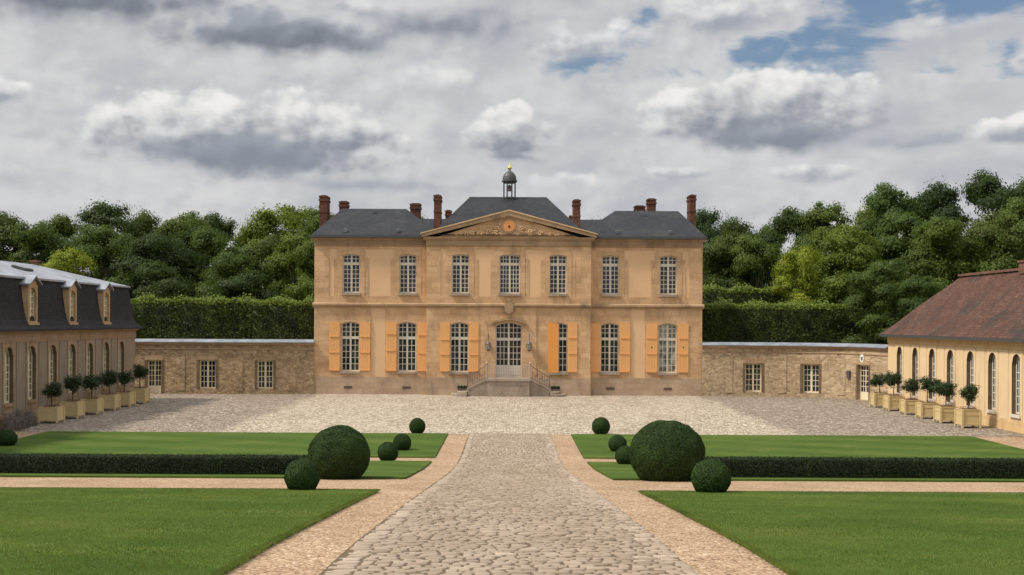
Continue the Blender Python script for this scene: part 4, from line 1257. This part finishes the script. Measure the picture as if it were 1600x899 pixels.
for side, X in (('left', -23.15), ('right', 23.15)):
    for k in range(6):
        q = tub_i % 3; tub_i += 1
        o = copy_tree(tubs[q]) if used[q] else tubs[q]
        used[q] = True
        o.location = (X + random.uniform(-.05, .05), 61.5 + 2.93 * k, .0065)
        o.rotation_euler = (0, 0, R([0, 90, 180, 270][random.randrange(4)] + random.uniform(-2, 2)))
        s = random.uniform(.93, 1.08); o.scale = (1.0, 1.0, s)
        for ch in o.children:
            if ch.name.startswith('crown'):
                ch.scale = (random.uniform(.86, 1.14), random.uniform(.86, 1.14), random.uniform(.93, 1.06)); ch.rotation_euler = (R(random.uniform(-3, 3)), R(random.uniform(-3, 3)), random.uniform(0, 6))
            if ch.name.startswith('trunk'): ch.rotation_euler = (0, 0, random.uniform(0, 6))
        nm = {0: 'nearest the lawn', 5: 'farthest from the lawn'}.get(k, '%s from the lawn' % ordinal[k])
        o['label'] = 'bay tree in cream tub beside the %s wing, %s' % ('grey mansard' if side == 'left' else 'tiled', nm)

# ------------------------------------------------------------------ clipped box
def ball_mesh(seed, n, ls, squash=.86):
    rng = np.random.default_rng(seed)
    d = rng.normal(0, 1, (n, 3)); d /= np.linalg.norm(d, axis=1)[:, None]
    d = d[d[:, 2] > -.75]
    bump = 1 + .014 * np.sin(d[:, 0] * 9 + seed) * np.cos(d[:, 2] * 8) + .010 * np.sin(d[:, 1] * 13 + d[:, 2] * 11) + .014 * np.sin(d[:, 0] * 5 - d[:, 1] * 4 + seed) + rng.normal(0, .010, len(d))
    P = d * bump[:, None] * np.array([1, 1, squash])
    V, Q, rn = leaf_cards(P, d, ls, rng, .6, .5)
    # twig core
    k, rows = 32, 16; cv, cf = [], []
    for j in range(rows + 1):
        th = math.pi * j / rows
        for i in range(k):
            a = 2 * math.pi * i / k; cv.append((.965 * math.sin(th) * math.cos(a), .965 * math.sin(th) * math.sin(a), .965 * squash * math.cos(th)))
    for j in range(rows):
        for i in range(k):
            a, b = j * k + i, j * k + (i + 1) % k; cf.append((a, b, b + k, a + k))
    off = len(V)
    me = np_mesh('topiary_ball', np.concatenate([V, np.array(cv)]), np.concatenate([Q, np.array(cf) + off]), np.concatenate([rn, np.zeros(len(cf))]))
    me.materials.append(M['leaf_box'])
    return me
big_ball = [ball_mesh(1, 62000, .019, .84), ball_mesh(4, 66000, .018, .78)]
small_ball = [ball_mesh(2, 16000, .040, .90), ball_mesh(3, 16000, .040, .88)]
balls = [
    (530, 750, 97, 78, 'big', 'large clipped box ball ending the low hedge on the left of the path'),
    (1042, 753, 118, 89, 'big', 'largest clipped box dome, ending the low hedge on the right of the path'),
    (472, 770, 54, 46, 'small', 'small box ball at the corner of the near left lawn, before the big ball'),
    (1111, 774, 61, 50, 'small', 'small box ball at the corner of the near right lawn, before the big dome'),
    (606, 722, 32, 27, 'small', 'small box ball on the gravel gap right behind the big left ball'),
    (628, 706, 28, 24, 'small', 'middle one of three small box balls receding up the left far lawn'),
    (652, 679, 25, 22, 'small', 'small box ball at the far corner of the left lawn by the courtyard'),
    (939, 680, 28, 24, 'small', 'small box ball at the far corner of the right lawn by the courtyard'),
    (965, 708, 28, 24, 'small', 'middle one of three small box balls receding up the right far lawn'),
    (977, 728, 31, 27, 'small', 'small box ball half hidden behind the big right dome'),
    (9, 699, 34, 23, 'small', 'small box ball at the left edge of the photo, on the far lawn'),
]
for i, (px, py, w, h, kind, lab) in enumerate(balls):
    x, y = ground_at(px, py)
    r = w / 2 * y / F; hh = h * y / F
    me = big_ball[i] if kind == 'big' else small_ball[i % 2]
    sq = ((.84, .78)[i] if kind == 'big' else (.90, .88)[i % 2])
    o = bpy.data.objects.new('topiary_ball', me); C.objects.link(o)
    y += r * .75
    zs = hh / (1.75 * sq) * 1.05
    o.scale = (r, r, zs); o.location = (x * y / (y - r * .75), y, tz(y) + .05 + zs * sq * .74)
    o.rotation_euler = (0, 0, i * 1.3)
    tag(o, lab, 'topiary', 'clipped box balls on the lawns')

def box_leaves(x0, x1, y0, y1, z0f, z1, dens, ls, rng, wav=.03, lump=0.0):
    """leaf positions over the faces of a clipped hedge; z0f(y) is its foot"""
    Ps, Ns = [], []
    def add(n, px, py, pz, nrm):
        P = np.stack([np.broadcast_to(px, n), np.broadcast_to(py, n), np.broadcast_to(pz, n)], 1).astype(float)
        Ps.append(P + rng.normal(0, wav, (n, 3))); Ns.append(np.tile(nrm, (n, 1)).astype(float))
    zb = z0f
    n = int((x1 - x0) * (z1 - zb) * dens)
    add(n, rng.uniform(x0, x1, n), y0, zb + (z1 - zb) * rng.uniform(0, 1, n), [0, -1, .15])
    add(n // 3, rng.uniform(x0, x1, n // 3), y1, zb + (z1 - zb) * rng.uniform(0, 1, n // 3), [0, 1, .15])
    n = int((x1 - x0) * (y1 - y0) * dens * 1.3)
    xs = rng.uniform(x0, x1, n)
    add(n, xs, rng.uniform(y0, y1, n), z1 + lump * (np.sin(xs * 1.9) + .6 * np.sin(xs * 4.3 + 1)), [0, 0, 1])
    n = int((y1 - y0) * (z1 - zb) * dens)
    for x, s in ((x0, -1), (x1, 1)): add(n, x, rng.uniform(y0, y1, n), zb + (z1 - zb) * rng.uniform(0, 1, n), [s, 0, .15])
    return np.concatenate(Ps), np.concatenate(Ns)
def hedge(name, x0, x1, y0, y1, z0, z1, dens, ls, mat, label, cat, seed, wav=.02, lump=0.0, inset=.06, shoots=0):
    rng = np.random.default_rng(seed)
    P, Nn = box_leaves(x0, x1, y0, y1, z0, z1, dens, ls, rng, wav, lump)
    if shoots:
        xs = rng.uniform(x0, x1, shoots); zz = np.abs(rng.normal(0, .16, shoots)) * (1 + .8 * np.sin(xs * 2.3))
        P = np.concatenate([P, np.stack([xs, rng.uniform(y0, y1, shoots), z1 + zz + lump * (np.sin(xs * 1.9) + .6 * np.sin(xs * 4.3 + 1))], 1)])
        Nn = np.concatenate([Nn, np.tile([0, -.4, .8], (shoots, 1))])
    V, Q, rn = leaf_cards(P, Nn, ls, rng, .6, .55)
    if shoots: rn = np.where(P[:, 2] > z1 - .25 + lump * np.sin(P[:, 0] * 1.9), .50 + .6 * rn, rn * .34 - .22)  # top leaves paler as new growth; face leaves darkened as painted self-shade
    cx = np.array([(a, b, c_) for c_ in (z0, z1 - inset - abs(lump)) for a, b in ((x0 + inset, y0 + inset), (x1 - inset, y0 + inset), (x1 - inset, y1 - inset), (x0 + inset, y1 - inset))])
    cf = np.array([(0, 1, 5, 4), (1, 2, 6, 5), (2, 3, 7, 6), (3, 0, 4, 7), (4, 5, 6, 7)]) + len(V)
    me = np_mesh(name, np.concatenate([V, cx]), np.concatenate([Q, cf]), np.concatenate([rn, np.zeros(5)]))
    o = link_mesh(name, me, mat)
    return tag(o, label, cat, None)
hz = tz(36)
hedge('box_hedge', -24.0, -5.65, 34.7, 35.5, hz - .1, 1.31, 2600, .020, M['leaf_box_deep'], 'low square clipped box hedge running left from the big ball', 'hedge', 31)
hedge('box_hedge', 5.65, 24.0, 34.5, 35.3, hz - .1, 1.35, 2600, .020, M['leaf_box_deep'], 'low square clipped box hedge running right from the big dome', 'hedge', 32)
# tall clipped screens behind the connecting walls
def span(pa, pb, y): return at(pa, 470, y)[0], at(pb, 470, y)[0]
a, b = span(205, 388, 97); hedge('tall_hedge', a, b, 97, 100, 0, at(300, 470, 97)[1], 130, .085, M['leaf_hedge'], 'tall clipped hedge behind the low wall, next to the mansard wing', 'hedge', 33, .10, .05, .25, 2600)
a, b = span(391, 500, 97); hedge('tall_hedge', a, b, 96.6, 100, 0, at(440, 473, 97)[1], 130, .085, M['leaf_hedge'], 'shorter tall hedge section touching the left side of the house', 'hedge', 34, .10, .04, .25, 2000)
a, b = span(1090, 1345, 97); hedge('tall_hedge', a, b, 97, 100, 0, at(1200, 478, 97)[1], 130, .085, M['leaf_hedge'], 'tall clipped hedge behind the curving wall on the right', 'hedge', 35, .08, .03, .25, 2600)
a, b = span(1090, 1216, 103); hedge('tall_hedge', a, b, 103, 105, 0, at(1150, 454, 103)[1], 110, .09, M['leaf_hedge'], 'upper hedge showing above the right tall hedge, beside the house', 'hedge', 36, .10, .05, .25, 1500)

# grey herbs at the foot of the left wing
for i, (x, y, r, h, lab) in enumerate(((-23.5, 58.2, .55, 1.0, 'grey leafed bush at the foot of the mansard wing, nearest the left edge'),
                                       (-23.6, 59.6, .50, .85, 'grey leafed bush by the mansard wing, just before the nearest tub'),
                                       (-23.4, 57.0, .6, .9, 'low grey bush at the mansard wing base, cut by the photo edge'))):
    rng = np.random.default_rng(50 + i); n = 2600
    d = rng.normal(0, 1, (n, 3)); d /= np.linalg.norm(d, axis=1)[:, None]; d[:, 2] = np.abs(d[:, 2])
    P = d * rng.uniform(.5, 1.0, n)[:, None] * np.array([r, r * 1.3, h])
    o = leaf_obj('shrub', P, d, .045, M['leaf_grey'], None, (x, y, .0), 50 + i, .3); tag(o, lab, 'shrub', 'grey bushes along the wing')

# pots on the perron's lower steps
for px, py, lab in ((723, 612, 'dark low trough plant on the left end of the entrance steps'), (868, 613, 'dark low trough plant on the right end of the entrance steps')):
    x = fx(px); rt = thing('trough_plant', lab, 'plant trough', (x, 86.0, .17), 'plants by the entrance steps')
    b = MB(); b.prism([(x - .28, .333), (x + .28, .333), (x + .33, .50), (x - .33, .50)], 85.85, 86.15); b.build('trough', M['iron'], rt)
    rng = np.random.default_rng(int(px)); n = 420
    leaf_obj('foliage', np.stack([rng.uniform(-.32, .32, n), rng.uniform(-.13, .13, n), rng.uniform(.31, .50, n)], 1), np.tile([0, -.3, .8], (n, 1)), .05, M['leaf_bay'], rt, seed=9)

# ------------------------------------------------------------------ trees
protos = {}
for kind, mat, specs in (('dark', 'leaf_dark', ((101, 'round'), (102, 'tall'), (107, 'vase'))), ('mid', 'leaf_mid', ((103, 'round'), (104, 'vase'), (108, 'round'))), ('light', 'leaf_light', ((105, 'round'), (106, 'vase')))):
    lst = []
    for seed, sh in specs:
        me = crown_mesh(seed, shape=sh); me.materials.append(M[mat])
        lst.append((me, None))
    protos[kind] = lst
trunks = []
for s in (1, 2):
    mb = trunk_mb(s); me = bpy.data.meshes.new('trunk'); me.from_pydata(mb.v, [], mb.f); me.materials.append(M['bark']); trunks.append(me)
TREES = [
    # px, py of top, width px, distance, kind, shape, label
    (15, 324, 130, 124, 'dark', 0, 'dark broad tree at the far left edge of the photo'),
    (85, 334, 110, 130, 'dark', 2, 'dark tree filling the dip between the far left tree and the tallest left tree'),
    (165, 307, 130, 127, 'dark', 1, 'tallest pointed dark tree on the left skyline'),
    (225, 322, 90, 131, 'dark', 0, 'dark tree on the skyline just right of the tallest left tree'),
    (285, 330, 120, 129, 'mid', 0, 'green tree on the left skyline midway between the wing and the house'),
    (345, 330, 100, 132, 'dark', 2, 'dark tree behind the midway gap of the left skyline'),
    (425, 318, 135, 121, 'light', 0, 'bright rounded tree on the skyline nearest the left chimneys'),
    (492, 320, 110, 128, 'mid', 0, 'tree half hidden behind the left end chimney of the house'),
    (75, 348, 125, 110, 'mid', 2, 'mid green tree rising behind the mansard wing at the left'),
    (102, 386, 100, 96, 'light', 0, 'low bright tree peeping over the zinc roof of the mansard wing'),
    (165, 350, 130, 111, 'mid', 0, 'rounded tree under the tallest dark tree on the left'),
    (235, 358, 130, 107, 'dark', 0, 'dark tree behind the left end of the tall hedge'),
    (300, 352, 120, 112, 'dark', 2, 'dark deep shaded tree behind the middle of the left tall hedge'),
    (352, 352, 115, 105, 'mid', 1, 'tree with sunlit yellow shoots behind the left tall hedge'),
    (415, 358, 125, 108, 'dark', 0, 'dark tree over the gap between the two left hedge sections'),
    (468, 362, 110, 104, 'mid', 0, 'tree close against the left side of the house'),
    (260, 408, 110, 101, 'dark', 2, 'low dark tree right behind the left tall hedge beside the wing'),
    (380, 415, 120, 101, 'dark', 0, 'low dark tree right behind the left tall hedge toward the house'),
    (668, 331, 70, 132, 'dark', 0, 'treetop showing between the two left chimneys over the link roof'),
    (925, 337, 90, 132, 'dark', 0, 'treetop showing beside the chimney right of the pediment'),
    (1100, 318, 90, 121, 'dark', 1, 'dark tree right behind the right end chimney of the house'),
    (1150, 333, 105, 125, 'dark', 0, 'dark tree on the low skyline just right of the house'),
    (1195, 349, 90, 128, 'mid', 2, 'tree at the lowest dip of the right skyline'),
    (1240, 320, 115, 122, 'dark', 2, 'arching dark tree just right of the skyline dip'),
    (1290, 316, 115, 119, 'mid', 0, 'green tree on the right skyline above the hedge end'),
    (1345, 305, 115, 120, 'mid', 1, 'upright green tree on the rising right skyline'),
    (1395, 286, 125, 116, 'mid', 0, 'tall green tree above the hip of the tiled roof'),
    (1450, 275, 125, 119, 'dark', 0, 'tall dark tree left of the highest right treetop'),
    (1535, 262, 130, 115, 'dark', 2, 'highest tree on the right skyline, over the tiled roof'),
    (1600, 272, 120, 113, 'dark', 0, 'tall dark tree at the right edge of the photo'),
    (1130, 352, 115, 109, 'dark', 0, 'shaded tree beside the right side of the house above the hedges'),
    (1182, 366, 105, 107, 'mid', 0, 'mid green tree behind the upper right hedge'),
    (1245, 384, 95, 103, 'light', 0, 'bright yellow green tree over the right tall hedge'),
    (1290, 352, 125, 110, 'mid', 2, 'leafy tree just right of the bright yellow green tree'),
    (1335, 350, 125, 104, 'mid', 0, 'leafy tree behind the right end of the tall hedge'),
    (1372, 405, 110, 95, 'mid', 2, 'tree hanging down past the end of the right hedge to the tiled roof'),
    (1420, 330, 135, 108, 'mid', 0, 'broad green tree behind the hip end of the tiled roof'),
    (1480, 340, 130, 103, 'mid', 2, 'broad green tree over the left end of the tiled ridge'),
    (1545, 322, 130, 106, 'dark', 0, 'dark tree under the highest right treetop'),
    (1605, 308, 125, 101, 'mid', 0, 'near green tree at the right edge behind the ridge chimney'),
    (1430, 430, 100, 92, 'mid', 0, 'low leafy tree tucked behind the corner of the tiled roof'),
    (1330, 445, 90, 101.5, 'dark', 2, 'low dark tree in the shade behind the right hedge end'),
    (1160, 425, 120, 108, 'dark', 2, 'low dark tree in the shade over the upper right hedge'),
]
for i, (px, py, w, d, kind, sh, lab) in enumerate(TREES):
    x, zt = at(px, py, d)
    r = w / 2 * d / F * 1.12
    me = protos[kind][sh % len(protos[kind])][0]
    root = bpy.data.objects.new('tree', None); C.objects.link(root)
    root.location = (x, d, 0); root.rotation_euler = (0, 0, i * 2.39)
    root.scale = (r, r, zt / 3.38)
    tag(root, lab, 'tree', 'woodland trees behind the house')
    for nm, m_ in (('trunk', trunks[i % 2]), ('crown', me)):
        o = bpy.data.objects.new(nm, m_); C.objects.link(o); o.parent = root
